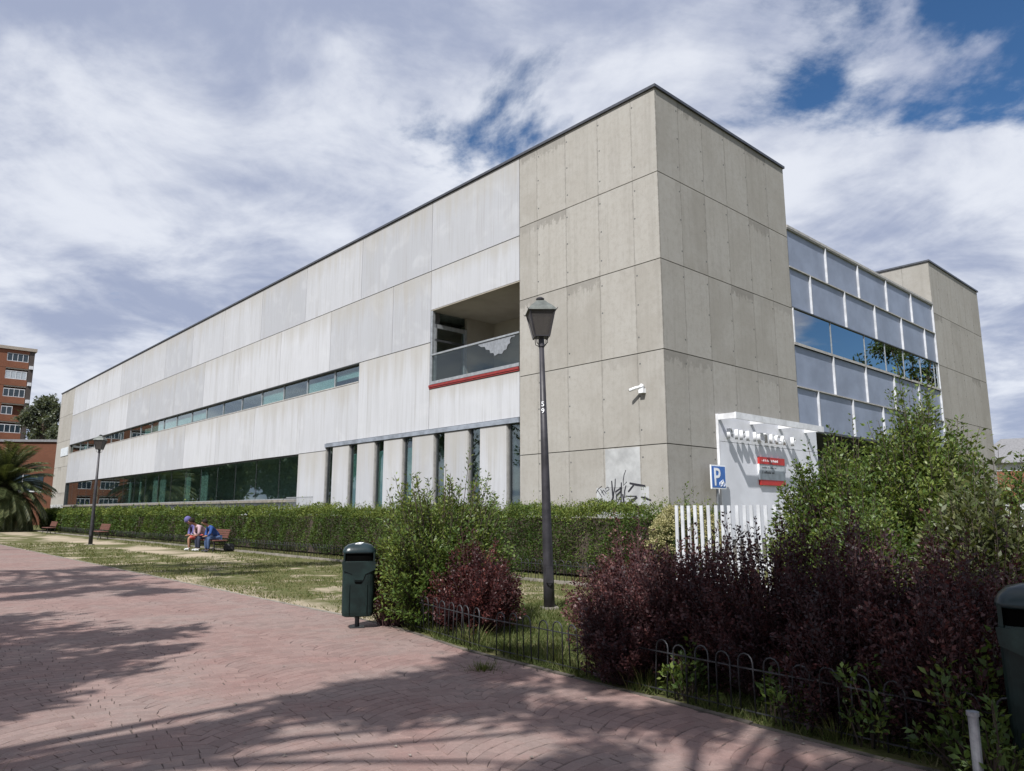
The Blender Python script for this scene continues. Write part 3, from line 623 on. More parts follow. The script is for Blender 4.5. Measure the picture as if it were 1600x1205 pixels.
def litter_bin(loc, rz, label):
    b = empty('litter_bin', loc, rz, label, 'bin', 'green litter bins by the path')
    def ring(w, d, z, y=0, n=28, e=.42):
        q = []
        for k in range(n):
            a = 2*math.pi*k/n; c, s = math.cos(a), math.sin(a)
            q.append((w/2*math.copysign(abs(c)**e, c), y+d/2*math.copysign(abs(s)**e, s), z))
        return q
    body = MB().loft([ring(.36, .26, .16), ring(.42, .31, .175), ring(.435, .325, .22), ring(.445, .345, .5), ring(.455, .36, .90), ring(.45, .355, .915)]).build('body', 'bin_green', b, smooth=False)
    MB().add([(-.235, -.183, .905), (.235, -.183, .905), (.225, -.186, .80), (.09, -.187, .74), (.06, -.187, .66), (-.06, -.187, .66), (-.09, -.187, .74), (-.225, -.186, .80)]+
             [(-.22, -.165, .905), (.22, -.165, .905), (.215, -.165, .80), (.09, -.165, .735), (.06, -.165, .655), (-.06, -.165, .655), (-.09, -.165, .735), (-.215, -.165, .80)],
             [(0, 7, 6, 5, 4, 3, 2, 1)]+[(i, (i+1) % 8, 8+(i+1) % 8, 8+i) for i in range(8)]).build('apron', 'bin_green', body)
    MB().add([(-.06, -.178, .64), (.06, -.178, .64), (.04, -.179, .61), (-.04, -.179, .61)], [(3, 2, 1, 0)]).build('keyhole', 'slot_black', body)
    for x in (-.12, .12): MB().tube([(x, -.172, .2), (x, -.178, .6)], .006, 5).build('rib', 'bin_green', body)
    MB().loft([ring(.42, .32, .90), ring(.42, .32, 1.03)]).build('slot', 'slot_black', b)
    for x, y in ((.20, .15), (-.20, .15), (.205, -.15), (-.205, -.15)): MB().box(x-.012, x+.012, y-.015, y+.015, .9, 1.04).build('lid_post', 'bin_green', b)
    lid = MB().loft([ring(.455, .36, 1.02), ring(.47, .375, 1.03), ring(.465, .37, 1.05), ring(.42, .33, 1.095), ring(.33, .25, 1.135), ring(.18, .13, 1.158), ring(.05, .04, 1.163)]).build('lid', 'bin_lid', b, smooth=True)
    em = MB()
    for p, q in (((-.06, -.1), (-.02, -.03)), ((-.02, -.03), (.05, -.03)), ((.05, -.03), (.02, -.1)), ((-.06, -.1), (.02, -.1)), ((-.01, -.09), (.03, -.04))):
        em.tube([(p[0], p[1], 1.1635-(p[1]/.17)**2*.045), (q[0], q[1], 1.1635-(q[1]/.17)**2*.045)], .006, 5)
    em.build('emblem', 'sign_white', lid)
    MB().tube([(0, .02, -.02), (0, .02, .2)], .032, 10).build('post', 'bench_iron', b); MB().box(-.1, .1, -.08, .12, -.01, .018).build('foot', 'bench_iron', b)
    return b
litter_bin((-2.17, 10.62, .0), rad(12), 'dark green litter bin where the path fence begins, beside the green shrub')
litter_bin((3.24, 4.64, .0), rad(-35), 'dark litter bin standing next to the galvanised post and purple hedge')
MB().tube([(0, 0, -.1), (0, 0, .45), (0, 0, .452), (0, 0, .475)], [.0275, .0275, .034, .034], 14).build('fence_post', 'galvanised', None, (2.63, 4.42, 0), smooth=False)
tag(bpy.data.objects['fence_post'], 'short capped galvanised post in the hoop fence by the dark bin', 'post')

def parking_sign():
    p = empty('parking_sign', W(-.24, 1.9, 0), AR, 'blue and white parking sign with a bicycle mark on a grey post', 'sign')
    MB().box(-.035, .035, 0, .04, 0, 2.85).build('post', 'galvanised', p)
    sp = MB().box(-.36, .36, -.035, -.005, 2.2, 2.84).build('sign_plate', 'sign_white', p); MB().box(-.325, .325, -.041, -.036, 2.235, 2.805).build('blue_field', 'sign_blue', sp)
    me, w = text_mesh('P', .68, .004, 'sign_white', 'letter_p'); link('letter_p', me, sp, (-.26, -.044, 2.29), (rad(90), 0, 0))
    bk = MB()
    for cx in (.08, .23):
        bk.tube([(cx+.06*math.cos(a*math.pi/6), -.044, 2.33+.06*math.sin(a*math.pi/6)) for a in range(13)], .008, 5)
    for a, c in (((.08, 2.33), (.12, 2.42)), ((.12, 2.42), (.20, 2.42)), ((.20, 2.42), (.23, 2.33)), ((.12, 2.42), (.16, 2.33)), ((.16, 2.33), (.20, 2.42)), ((.08, 2.33), (.16, 2.33)), ((.20, 2.42), (.19, 2.46))):
        bk.tube([(a[0], -.044, a[1]), (c[0], -.044, c[1])], .007, 5)
    bk.build('bicycle_mark', 'sign_white', sp)
parking_sign()

# ------------------------------------------------------------------ fences
def picket_fence():
    f = empty('picket_fence', W(-2.3, -3.0, 0), AR, 'white metal picket fence standing before the library entrance', 'fence')
    me = MB().box(-.012, .012, -.034, .034, .04, 1.72).mesh('picket', 'dimmed_white')  # white of the pickets greyed in its colour, as less lit
    for i in range(96): link('picket', me, f, (random.uniform(-.003, .003), -i*.152, random.uniform(-.006, .006)), (random.uniform(-.01, .01), 0, rad(random.uniform(-4, 4))))
    for z in (.22, .62):
        MB().box(.013, .05, -96*.152, .1, z, z+.05).build('rail', 'white_metal', f)
picket_fence()
def hoop_mesh(h, w, r, n=5):
    pts = [(-w/2, 0, 0), (-w/2, 0, h-w/2)]+[(-w/2*math.cos(a), 0, h-w/2+w/2*math.sin(a)) for a in np.linspace(0, math.pi, 7)[1:-1]]+[(w/2, 0, h-w/2), (w/2, 0, 0)]
    return MB().tube(pts, r, n).mesh('hoop', 'fence_iron', True)
def hoop_fence(label, pts, pitch, h, w, r, group='low hoop fences'):
    P = [Vector((*W(s, t)[:2], 0)) for s, t in pts]; f = empty('hoop_fence', P[0], 0, label, 'fence', group); me = hoop_mesh(h, w, r); n = 0
    for a, b in zip(P[:-1], P[1:]):
        d = b-a; k = max(1, int(d.length/pitch)); ang = math.atan2(d.y, d.x)
        for i in range(k):
            if random.random() < .015: continue
            q = a+d*((i+.5)/k)-P[0]; link('hoop', me, f, (q.x, q.y, random.uniform(-.015, .012)), (random.gauss(0, .035), random.gauss(0, .02), ang+random.gauss(0, .05))); n += 1
        for z in (.05, h-w*.75):
            MB().tube([a-P[0]+Vector((0, 0, z)), b-P[0]+Vector((0, 0, z))], r*.85, 5).build('rail', 'fence_iron', f)
ed = lambda s: float(edge_t(s))+.17
hoop_fence('low dark hoop fence along the red path under the purple shrubs', [(s, ed(s)) for s in (-1.75, -3.0, -4.3, -6.0, -8.0, -10.5, -13.0)], .215, .47, .135, .0075)
hoop_fence('short hoop fence return running back from the bin into the grass', [(-1.7, ed(-1.7)+.05), (-1.45, -8.2)], .215, .47, .135, .0075)
hoop_fence('long low hoop fence on the pale kerb before the clipped hedge', [(-2.3, -3.31), (8, -3.31), (20, -3.31), (35, -3.31), (52, -3.31)], .23, .5, .14, .008)

# ------------------------------------------------------------------ benches
def bench(s, label, L=2.0):
    b = empty('park_bench', W(s, -3.95, 0), AR, label, 'bench', 'slatted benches before the hedge')   # local x = t (back is +x), y along
    for y in (-L/2+.2, L/2-.2):
        MB().tube([(-.30, y, 0), (-.24, y, .18), (-.27, y, .40), (-.30, y, .43)], .022, 6).tube([(.26, y, 0), (.20, y, .2), (.20, y, .42), (.27, y, .62), (.33, y, .85)], .022, 6).tube([(-.28, y, .41), (.2, y, .39)], .02, 6).tube([(-.24, y, .2), (.2, y, .2)], .012, 6).build('leg', 'bench_iron', b)
    for i in range(5): MB().box(-.30+i*.105, -.215+i*.105, -L/2, L/2, .43, .465).build('seat_slat', 'bench_slat', b)
    for i in range(4):
        z = .54+i*.088; x = .225+(z-.5)*.28; MB().box(x-.035, x-.005, -L/2, L/2, z, z+.074).build('back_slat', 'bench_slat', b)
    return b
bench(20.1, 'brown slatted park bench with three people sitting on it', 2.4); bench(37.6, 'empty brown slatted bench near the lantern post on the sand'); bench(51.6, 'empty brown slatted bench close to the palm')

# ------------------------------------------------------------------ people
def skin_mesh(name, J, E, mat, root, sub_=2):
    keys = list(J); me = bpy.data.meshes.new(name); me.from_pydata([J[k][0] for k in keys], [(keys.index(a), keys.index(b)) for a, b in E], [])
    o = bpy.data.objects.new(name, me); COL.objects.link(o); o.modifiers.new('skin', 'SKIN'); sd = o.modifiers.new('sub', 'SUBSURF'); sd.levels = sub_; sd.render_levels = sub_
    lay = me.skin_vertices[0].data if len(me.skin_vertices) else None
    for i, k in enumerate(keys):
        r = J[k][1]; lay[i].radius = r if isinstance(r, tuple) else (r, r); lay[i].use_root = (k == root)
    dg = bpy.context.evaluated_depsgraph_get(); m2 = bpy.data.meshes.new_from_object(o.evaluated_get(dg)); bpy.data.objects.remove(o)
    m2.name = name; m2.materials.clear(); m2.materials.append(M[mat]); m2.polygons.foreach_set('use_smooth', [True]*len(m2.polygons)); return m2
def person(s, label, top, leg, legmat, shoe, hood=False, lean=.34, longleg=True, scale=1.0, knees=(.0, .0)):
    p = empty('person', W(s, -3.93, 0), AR+math.pi, label, 'person', 'people sharing the bench'); p.scale = (scale,)*3
    J = {}; z0 = .56/scale if scale != 1 else .56
    def j(k, x, y, z, r): J[k] = ((x, y, z), r)
    j('pelvis', 0, 0, z0, (.15, .12)); j('waist', lean*.30, 0, z0+.17, (.135, .105)); j('chest', lean*.80, 0, z0+.36, (.165, .12)); j('neck0', lean*1.12, 0, z0+.47, .06); j('neck', lean*1.28, 0, z0+.53, .052)
    j('head0', lean*1.45+.02, 0, z0+.585, (.078, .085)); j('head1', lean*1.52+.04, 0, z0+.66, (.082, .098)); j('head2', lean*1.50+.03, 0, z0+.735, (.06, .07))
    j('nose', lean*1.52+.15, 0, z0+.615, .012)
    for sd, y in (('l', 1), ('r', -1)):
        kx = knees[0 if sd == 'l' else 1]
        j('hip'+sd, .05, .10*y, z0-.02, .09); j('knee'+sd, .47+kx, .14*y, z0-.03, .065); j('calf'+sd, .46+kx, .14*y, .30, .056); j('ankle'+sd, .44+kx, .14*y, .10, .038); j('heel'+sd, .43+kx, .14*y, .045, .04); j('toe'+sd, .63+kx, .155*y, .03, .032)
        j('sh'+sd, lean*.98, .18*y, z0+.42, .062); j('elb'+sd, lean*.75+.14, .25*y, z0+.16, .043); j('wri'+sd, .50, .10*y, z0+.075, .029); j('palm'+sd, .56, .075*y, z0+.06, (.038, .018))
        for q, (dx, dy, dz) in enumerate(((.085, .025, -.03), (.095, .008, -.035), (.09, -.01, -.035), (.075, -.025, -.03))):
            j('f%d%s' % (q, sd), .57+dx*.5, (.075+dy)*y, z0+.055, .0095); j('g%d%s' % (q, sd), .565+dx, (.072+dy*.8)*y, z0+.06+dz, .0085)
        j('th'+sd, .575, .04*y, z0+.085, .0105)
    E = [('pelvis', 'waist'), ('waist', 'chest'), ('chest', 'neck0'), ('neck0', 'neck'), ('neck', 'head0'), ('head0', 'head1'), ('head1', 'head2'), ('head1', 'nose')]
    for sd in 'lr':
        E += [('pelvis', 'hip'+sd), ('hip'+sd, 'knee'+sd), ('knee'+sd, 'calf'+sd), ('calf'+sd, 'ankle'+sd), ('ankle'+sd, 'heel'+sd), ('heel'+sd, 'toe'+sd), ('chest', 'sh'+sd), ('sh'+sd, 'elb'+sd), ('elb'+sd, 'wri'+sd), ('wri'+sd, 'palm'+sd), ('palm'+sd, 'th'+sd)]
        for q in range(4): E += [('palm'+sd, 'f%d%s' % (q, sd)), ('f%d%s' % (q, sd), 'g%d%s' % (q, sd))]
    body = link('body', skin_mesh('body', J, E, 'skin', 'pelvis', 1), p)
    def wear(name, keys, grow, mat, root, mod=None):
        JJ = {}
        for k in keys:
            c, r = J[k]; r = tuple(a+grow for a in r) if isinstance(r, tuple) else r+grow; JJ[k] = (c, r)
        if mod: JJ.update(mod)
        EE = [e for e in E if e[0] in JJ and e[1] in JJ]
        return link(name, skin_mesh(name, JJ, EE, mat, root, 2), p)
    arm = [k+sd for sd in 'lr' for k in ('sh', 'elb', 'wri')]
    wear('top', ['pelvis', 'waist', 'chest', 'neck0']+arm, .022, top, 'pelvis', {k+sd: (J[k+sd][0], J[k+sd][1]+.02) for sd in 'lr' for k in ('wri',)})
    lk = ['pelvis']+[k+sd for sd in 'lr' for k in (('hip', 'knee', 'calf', 'ankle') if longleg else ('hip', 'knee'))]
    wear('trousers' if longleg else 'shorts', lk, .018 if longleg else .026, legmat, 'pelvis')
    for sd in 'lr':
        JJ = {'a': (J['ankle'+sd][0], .046), 'b': (J['heel'+sd][0], .052), 'c': (J['toe'+sd][0], .043)}
        EEo = [('a', 'b'), ('b', 'c')]
        link('shoe', skin_mesh('shoe', JJ, EEo, shoe, 'b', 2), p)
    c = J['head1'][0]; m = MB(); rr = .118 if not hood else .145; n = 14; rings = []
    for i in range(9):
        ph = math.pi*i/8*(.62 if not hood else .78); rings.append([(c[0]-.035+rr*.98*math.sin(ph)*math.cos(2*math.pi*k/n)*(1.05), rr*.9*math.sin(ph)*math.sin(2*math.pi*k/n), c[2]+.01+rr*math.cos(ph)-(.05*max(0, -math.cos(2*math.pi*k/n))*i/8)) for k in range(n)])
    rings[0] = [(c[0]-.035+.004*math.cos(2*math.pi*k/n), .004*math.sin(2*math.pi*k/n), c[2]+.01+rr) for k in range(n)]
    m.loft(rings, True).build('hood' if hood else 'hair', top if hood else 'hair', p, smooth=True)
    for y in (.035, -.035): MB().tube([(c[0]+.090, y, c[2]-.005), (c[0]+.098, y, c[2]-.005)], [.011, .008], 6).build('eye', 'hair', body)
    MB().tube([(c[0]+.095, -.025, c[2]-.085), (c[0]+.10, 0, c[2]-.088), (c[0]+.095, .025, c[2]-.085)], .006, 5).build('mouth', 'shirt_pink', body)
    return p
person(21.2, 'person in a purple hood and red shorts bent forward on the bench', 'hoodie_purple', 0, 'shorts_red', 'shoe_white', True, .40, False, 1.05, (.1, -.02))
person(20.4, 'person in a pale pink top with dark hair leaning over their knees', 'shirt_pink', 0, 'jeans_dark', 'shoe_white', False, .50, True, 1.0)
person(19.4, 'person in a bright blue jacket hunched at the end of the bench', 'jacket_blue', 0, 'jeans_blue', 'shoe_dark', False, .40, True, .95)
ph = MB().box(-.04, .04, -.06, .06, -.006, .006).build('phone', 'sign_white', None, W(20.62, -4.55, .66), (0, .5, AR)); tag(ph, 'small white phone held above the bent knees on the bench', 'phone')
bag = MB().loft([[(x*a, y*a*.6, z) for x, y in ((-.2, -.2), (.2, -.2), (.22, .2), (-.22, .2))] for a, z in ((.8, 0), (1, .08), (.95, .22), (.6, .3))]).build('backpack', 'bench_iron', None, W(19.3, -3.5, .0), (0, 0, .4), smooth=False); tag(bag, 'black backpack lying behind the occupied bench', 'bag')

# ================================================================== VEGETATION
def shrub(name, label, base, rx, ry, H, shoots, per, size, aspect, mat, seed, spike=.15, low=.25, twig='twig', group=None, cat='shrub', lean=(0, 0), spread=.09, fill=.45, varshift=0, rz=AR):
    g = np.random.default_rng(seed); o = empty(name, (base[0], base[1], 0), rz, label, cat, group)
    n = shoots; rho = np.sqrt(g.uniform(0, 1, n)); th = g.uniform(0, 2*math.pi, n); dome = np.sqrt(np.maximum(1-rho**2*.82, .05))
    ph1, ph2, ph3 = g.uniform(0, 6.28, 3); wob = 1+.16*np.sin(2*th+ph1)*rho+.13*np.sin(5*th+ph2)*rho+.10*np.sin(9*rho+3*th+ph3)
    h = H*dome*wob*(low+(1-low)*g.uniform(0, 1, n)**fill); rho = rho*(1+.14*np.sin(3*th+ph2)+.10*np.sin(7*th+ph1)); sp = g.uniform(0, 1, n) < spike; h = np.where(sp, h*g.uniform(1.02, 1.28, n), h)
    tgt = np.stack([rx*rho*np.cos(th)+lean[0]*h, ry*rho*np.sin(th)+lean[1]*h, h], 1)
    st = tgt*np.array([.28, .28, 0])+g.normal(0, .04, (n, 3))*np.array([1, 1, 0]); ctl = st*.45+tgt*.55; ctl[:, 2] = h*.62
    K = 6; pth = bez(st, ctl, tgt, np.tile(np.linspace(0, 1, K), (n, 1)))
    rad_ = np.tile(np.linspace(.008, .0022, K), (n, 1))*(1+.4*(H > 2))
    tubes3('stem', pth, rad_, twig, o)
    u = g.uniform(.30, 1.0, (n, per))**.75; P = bez(st, ctl, tgt, u).reshape(-1, 3); T = (bez(st, ctl, tgt, np.minimum(u+.02, 1.02)).reshape(-1, 3)-P); T = unit(T)
    R = g.normal(size=P.shape); R = unit(R-T*(R*T).sum(1, keepdims=True)); off = np.abs(g.normal(0, spread, (len(P), 1)))*(1.15-u.reshape(-1, 1)*.75)
    A = T*.75+R*.85; P = P+R*off
    P[:, 2] = np.maximum(P[:, 2], .02)
    var = np.clip(g.beta(2.0, 2.6, len(P))*.75+.16*np.repeat(np.sin(4*th+6*rho+ph1), per)+.22*np.repeat(g.uniform(-.5, 1, n), per)+.15*(u.reshape(-1)-.6)+varshift, 0, 1)
    leaves('foliage', P, A, np.full(len(P), size), aspect, mat, o, var=var, up=.35, rng=g)
    return o

# the clipped hedge
def hedge():
    H = empty('hedge', W(-2.0, -1.9, 0), AR, 'long clipped green hedge along the foot of the concrete facade', 'hedge'); g = np.random.default_rng(3)
    S0, S1 = -1.9, 66.5; tf, tb, zt = -2.05, -.6, 1.63
    MB().box(tf+.25+1.9, tb-.1+1.9, 0, S1-S0, .05, zt-.2).build('branch_core', 'twig', H, (0, .1, 0))
    PP, AA, SZ, VV = [], [], [], []
    for (a, b, size, dens) in ((S0, 10, .050, 1500), (10, 20, .058, 1000), (20, 36, .085, 480), (36, S1, .13, 200)):
        for face in ('f', 't', 'e'):
            if face == 'e' and a != S0: continue
            ar = {'f': (b-a)*zt, 't': (b-a)*(tb-tf), 'e': (tb-tf)*zt}[face]; n = int(ar*dens*(1.25 if face == 'f' else 1)); s = g.uniform(a, b, n)
            bump = .09*np.sin(s*.9)+.10*np.sin(s*2.1)+.06*np.sin(s*5.3+1)+.05*np.sin(s*9.7+2); dep = np.abs(g.normal(0, .11, n))
            if face == 'f':
                z = g.uniform(.08, zt, n); t = tf+bump*.8+dep+.10*np.sin(z*5+s*3)*.6+np.where(z > zt-.2, (z-zt+.2)*.5, 0)-np.where(z < .5, (z-.5)*.35, 0); nrm = np.tile([-1, 0, .35], (n, 1))
            elif face == 't':
                t = g.uniform(tf+.03, tb, n); z = zt+bump-dep*.8+.05*np.sin(t*7+s*4); nrm = np.tile([-.15, 0, 1], (n, 1))
            else:
                t = g.uniform(tf, tb, n); z = g.uniform(.08, zt, n); s = S0+dep*.9; nrm = np.tile([-.3, -1, .3], (n, 1))
            PP.append(np.stack([t+1.9, s-S0, z], 1)); AA.append(nrm+g.normal(0, .75, (n, 3))); SZ.append(np.full(n, size))
            VV.append(np.clip(g.beta(2, 3, n)*.8+np.where(z > zt-.25, .22+.15*g.uniform(0, 1, n), 0)+.12*np.sin(s*1.3), 0, 1))  # leaves near the top coloured lighter and yellower, as if sunlit
    # fresh shoots standing above the clipped top
    for (a, b, size, k) in ((S0, 14, .05, 900), (14, 30, .07, 700), (30, S1, .11, 500)):
        s = g.uniform(a, b, k); t = g.uniform(tf+.05, tb-.1, k); hh = g.uniform(.06, .38, k)**1.1*(1+1.1*(g.uniform(0, 1, k) < .06)); per = 9
        u = g.uniform(0, 1, (k, per)); P = np.stack([np.repeat(t, per)+1.9, np.repeat(s, per)-S0, (zt-.03+u*hh[:, None]).reshape(-1)], 1)+g.normal(0, .018, (k*per, 3))
        PP.append(P); A = g.normal(0, .7, P.shape); A[:, 2] = np.abs(A[:, 2])+.5; AA.append(A); SZ.append(np.full(len(P), size*.9)); VV.append(np.clip(g.beta(3, 2, len(P))*.6+.38, 0, 1))
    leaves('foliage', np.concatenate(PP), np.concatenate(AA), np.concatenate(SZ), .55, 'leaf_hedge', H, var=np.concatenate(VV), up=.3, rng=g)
    H.location = W(S0, -1.9, 0)
hedge()
shrub('flowering_shrub', 'shrub covered in creamy flower heads at the end of the clipped hedge', W(-1.9, -2.1), .9, .85, 1.75, 260, 36, .05, .6, 'leaf_privet', 21, .08, .35)
def flowers():
    f = [o for o in bpy.data.objects if o.name == 'flowering_shrub'][0]; g = np.random.default_rng(5); n = 420; P = []
    th = g.uniform(0, 6.28, n); el = g.uniform(.1, 1.2, n); r = g.uniform(.9, 1.02, n); c = np.stack([.85*r*np.cos(el)*np.cos(th), .8*r*np.cos(el)*np.sin(th), .75+1.0*r*np.sin(el)], 1)
    P = (c[:, None]+g.normal(0, .035, (n, 45, 3))).reshape(-1, 3); leaves('blossom', P, g.normal(size=P.shape), np.full(len(P), .03), .8, 'flower_cream', f, rng=g)
flowers()
shrub('sapling', 'leafy sapling poking up out of the clipped hedge top', W(4.6, -1.9), .22, .22, 2.15, 16, 26, .10, .7, 'leaf_nandina', 22, .2, .55, cat='sapling', spread=.12)
# shrubs along the path fence
shrub('green_shrub', 'upright green shrub with long shoots behind the litter bin', (-1.05, 11.1), 1.12, .95, 2.1, 820, 60, .054, .44, 'leaf_privet', 31, .32, .12, spread=.08, varshift=.14, fill=.6)
shrub('red_shrub', 'rounded red barberry shrub beside the upright green shrub', (-.46, 10.3), .72, .6, 1.12, 400, 60, .034, .6, 'leaf_red', 32, .26, .06, 'twig_red', spread=.06)
shrub('maroon_shrub', 'small maroon barberry squeezed between litter bin and green shrub', (-1.72, 10.85), .42, .40, 1.15, 170, 50, .030, .6, 'leaf_red', 33, .25, .2, 'twig_red', spread=.06, varshift=-.12)
PUR = 'purple barberries massed along the path fence'
for i, (x, y, a, b, h, sh, seed) in enumerate([(1.42, 9.0, .72, .66, 1.12, 420, 41), (1.95, 7.9, .72, .66, 1.16, 460, 42), (2.62, 7.25, .74, .66, 1.22, 480, 43), (3.2, 6.75, .72, .66, 1.20, 460, 44), (2.75, 6.15, .55, .5, .88, 300, 45), (3.62, 6.05, .62, .56, 1.12, 420, 46), (3.15, 5.55, .5, .45, .95, 300, 47), (1.35, 7.75, .45, .4, .8, 240, 48)]):
    lab = ['purple barberry at the grass gap end of the purple row, nearest the lantern post', 'purple barberry in the row, beside the reddish end bush', 'tall purple barberry with long bare-tipped shoots before the white fence', 'purple barberry under the big green bushes', 'low purple barberry leaning over the hoop fence', 'purple barberry next to the olive-leaved shrub', 'small purple barberry beside the galvanised post', 'low dark barberry at the foot of the purple row by the fence'][i]
    shrub('barberry_shrub', lab, (x-(0 if i == 0 else .12 if i in (4, 5, 6) else .26), y-(.28 if i == 0 else .2 if i in (4, 5, 6) else .38)), a*1.14, b*1.18, h*1.2, int(sh*1.1), 62, .031, .6, 'leaf_purple', seed, .30 if i in (2, 3) else .14, .08, 'twig_red', PUR, spread=.055, varshift=[.22, .06, 0, -.05, .0, -.02, .08, .05][i])
# tall green bushes behind them, before and behind the white fence
shrub('tall_green_bush', 'tall green bush overlapping the white screen and notice board', (5.02, 11.1), 1.15, .95, 2.55, 720, 66, .062, .5, 'leaf_privet', 51, .14, .3, spread=.11, varshift=.08)
shrub('tall_green_bush', 'tallest green bush with feathery shoots before the panelled facade', (6.2, 11.1), 1.3, 1.1, 3.2, 940, 66, .064, .5, 'leaf_privet', 52, .14, .3, spread=.11, varshift=.14)
shrub('tall_green_bush', 'green bush with arching branches reaching out against the sky', (7.45, 10.9), 1.1, .9, 2.3, 560, 64, .064, .5, 'leaf_privet', 53, .25, .3, spread=.11, lean=(.16, -.16), varshift=.12)
shrub('green_bush', 'bushy green shrub in front of the white picket fence', (4.5, 9.4), .75, .7, 1.75, 330, 58, .052, .5, 'leaf_privet', 54, .2, .3, spread=.08, varshift=.03)
shrub('green_bush', 'bushy green shrub below the tallest bush, hiding the pickets', (5.6, 9.2), .85, .75, 1.85, 380, 58, .052, .5, 'leaf_privet', 55, .2, .3, spread=.08)
shrub('olive_shrub', 'olive-leaved upright shrub behind the dark litter bin', (4.35, 6.85), .66, .64, 1.85, 420, 50, .068, .42, 'leaf_olive', 56, .3, .25, spread=.07)
shrub('olive_shrub', 'olive-leaved shrub against the white pickets beside the bin', (5.3, 7.7), .6, .5, 1.05, 240, 46, .058, .42, 'leaf_olive', 57, .25, .25, spread=.07)
for i, (x, y, h, sd) in enumerate([(2.1, 5.98, .45, 61), (2.5, 5.45, .62, 62), (2.86, 4.95, .7, 63), (2.85, 4.6, .5, 64), (1.55, 6.75, .45, 65), (3.0, 5.05, .85, 66)]):
    shrub('young_plant', ['seedling with pale compound leaves under the tall purple barberry', 'bright seedling among the hoops beside the low barberry', 'leafy green seedling just behind the galvanised post', 'green seedling pushing through the fence beside the galvanised post', 'small green seedling at the foot of the barberry row', 'taller green seedling between post and olive shrub'][i], (x, y), .34, .28, h*.95, 18, 20, .055, .5, 'leaf_privet', sd, .3, .3, cat='plant', group='seedlings along the fence', spread=.07, varshift=.02)

# ------------------------------------------------------------------ grass blades
def grass():
    g = np.random.default_rng(8); s = g.uniform(-12, 34, 420000)**1; t = g.uniform(-10.2, -1.9, 420000)
    X = CX+s*lx+t*rx_; Y = CY+s*ly+t*ry_; d = np.hypot(X, Y); keep = g.uniform(0, 1, len(s)) < np.clip((9.5/np.maximum(d, 3))**1.7, 0, 1)
    pn = np.sin(X*1.7+np.sin(Y*1.1))*np.sin(Y*1.9+X*.7)+.5*np.sin(X*5+Y*3.1)
    keep &= (t > edge_t(s)+.03+.10*np.abs(np.sin(s*2.3)+np.sin(s*5.1))) & (g.uniform(-1.1, 1.1, len(s)) < pn+np.where(s < -1.5, 1.3, -.05)) & ~((s > 16) & (np.abs(t+5.45) < .9)) & (np.abs(X/np.maximum(Y, .1)) < .85) & (Y > 2)
    s, t, X, Y, d = s[keep], t[keep], X[keep], Y[keep], d[keep]; n = len(s)
    tall = np.where((s < -1.6) & (t < edge_t(s)+.55), 1.4, 1.0)*np.where(s < -1.6, 1.5, 1); h = g.uniform(.018, .05, n)*tall*(1+.02*d); w = .0035*(1+.10*d)
    a = g.uniform(0, 6.28, n); dx, dy = np.cos(a), np.sin(a); b = np.stack([X, Y, np.full(n, -.012)], 1); sd = np.stack([dx*w, dy*w, 0*w], 1); tip = b+np.stack([g.normal(0, .5, n)*h, g.normal(0, .5, n)*h, h], 1)
    V = np.stack([b-sd, b+sd, tip], 1); o = link('grass', quads('grass', V, 'grass_blade', np.clip(g.beta(2, 2.2, n)*.8+np.where(s < -1.6, 0, .25), 0, 1), 3)); tag(o, 'short patchy grass on the lawn between path and hedge', 'grass', kind='stuff')
    def tuft(x, y, n, r, hh, label):
        a = g.uniform(0, 6.28, n); q = np.abs(g.normal(0, r, n)); b = np.stack([x+q*np.cos(a)*1.6, y+q*np.sin(a), np.zeros(n)], 1); h = g.uniform(.3, 1, n)*hh; sd = np.stack([np.cos(a+1.57)*.003, np.sin(a+1.57)*.003, 0*a], 1)
        tip = b+np.stack([np.cos(a)*h*.8, np.sin(a)*h*.8, h], 1); mid = b*.5+tip*.5+np.array([0, 0, .15])*h[:, None]
        V = np.stack([b-sd, b+sd, mid+sd*.8, mid-sd*.8], 1); V2 = np.stack([mid-sd*.8, mid+sd*.8, tip+sd*.1, tip-sd*.1], 1)
        V = np.concatenate([V, V2])
        if label is None: return V
        V = V-np.array([x, y, 0]); tag(link('grass_tuft', quads('grass_tuft', V, 'grass_blade', g.uniform(.1, .9, len(V))), None, (x, y, 0)), label, 'grass tuft', kind='stuff')
    tuft(-.29, 7.85, 220, .075, .09, 'tuft of grass growing in the red paving near the fence'); tuft(-3.35, 4.75, 200, .08, .12, 'tuft of weeds growing in the red paving, away from the fence')
    V = np.concatenate([tuft(*W(q, edge_t(q)+.32+.1*math.sin(i*3))[:2], 90, .07, .2+.08*math.sin(i*2), None) for i, q in enumerate(np.linspace(-2.2, -9.5, 17))])
    tag(link('long_grass', quads('long_grass', V, 'grass_blade', g.uniform(.1, .9, len(V)))), 'long uncut grass against the hoop fence along the path', 'grass', kind='stuff')
    # fallen leaves on the paving
    lf = []
    for k in range(46):
        X = g.uniform(-2.5, 2.2); Y = g.uniform(5.0, 10); s, t = ST(X, Y)
        if t > edge_t(s)-.05: continue
        lf.append((X, Y))
    me = MB().add([(0, -.018, .0), (.012, 0, .006), (0, .02, .002), (-.012, 0, .007)], [(0, 1, 2), (0, 2, 3)]).mesh('fallen_leaf', 'kerb_concrete')
    for X, Y in lf: tag(link('fallen_leaf', me, None, (X, Y, .011), (0, 0, g.uniform(0, 6))), 'tiny dry leaf fallen on the red paving', 'leaf', 'dry leaves scattered on the path')
grass()

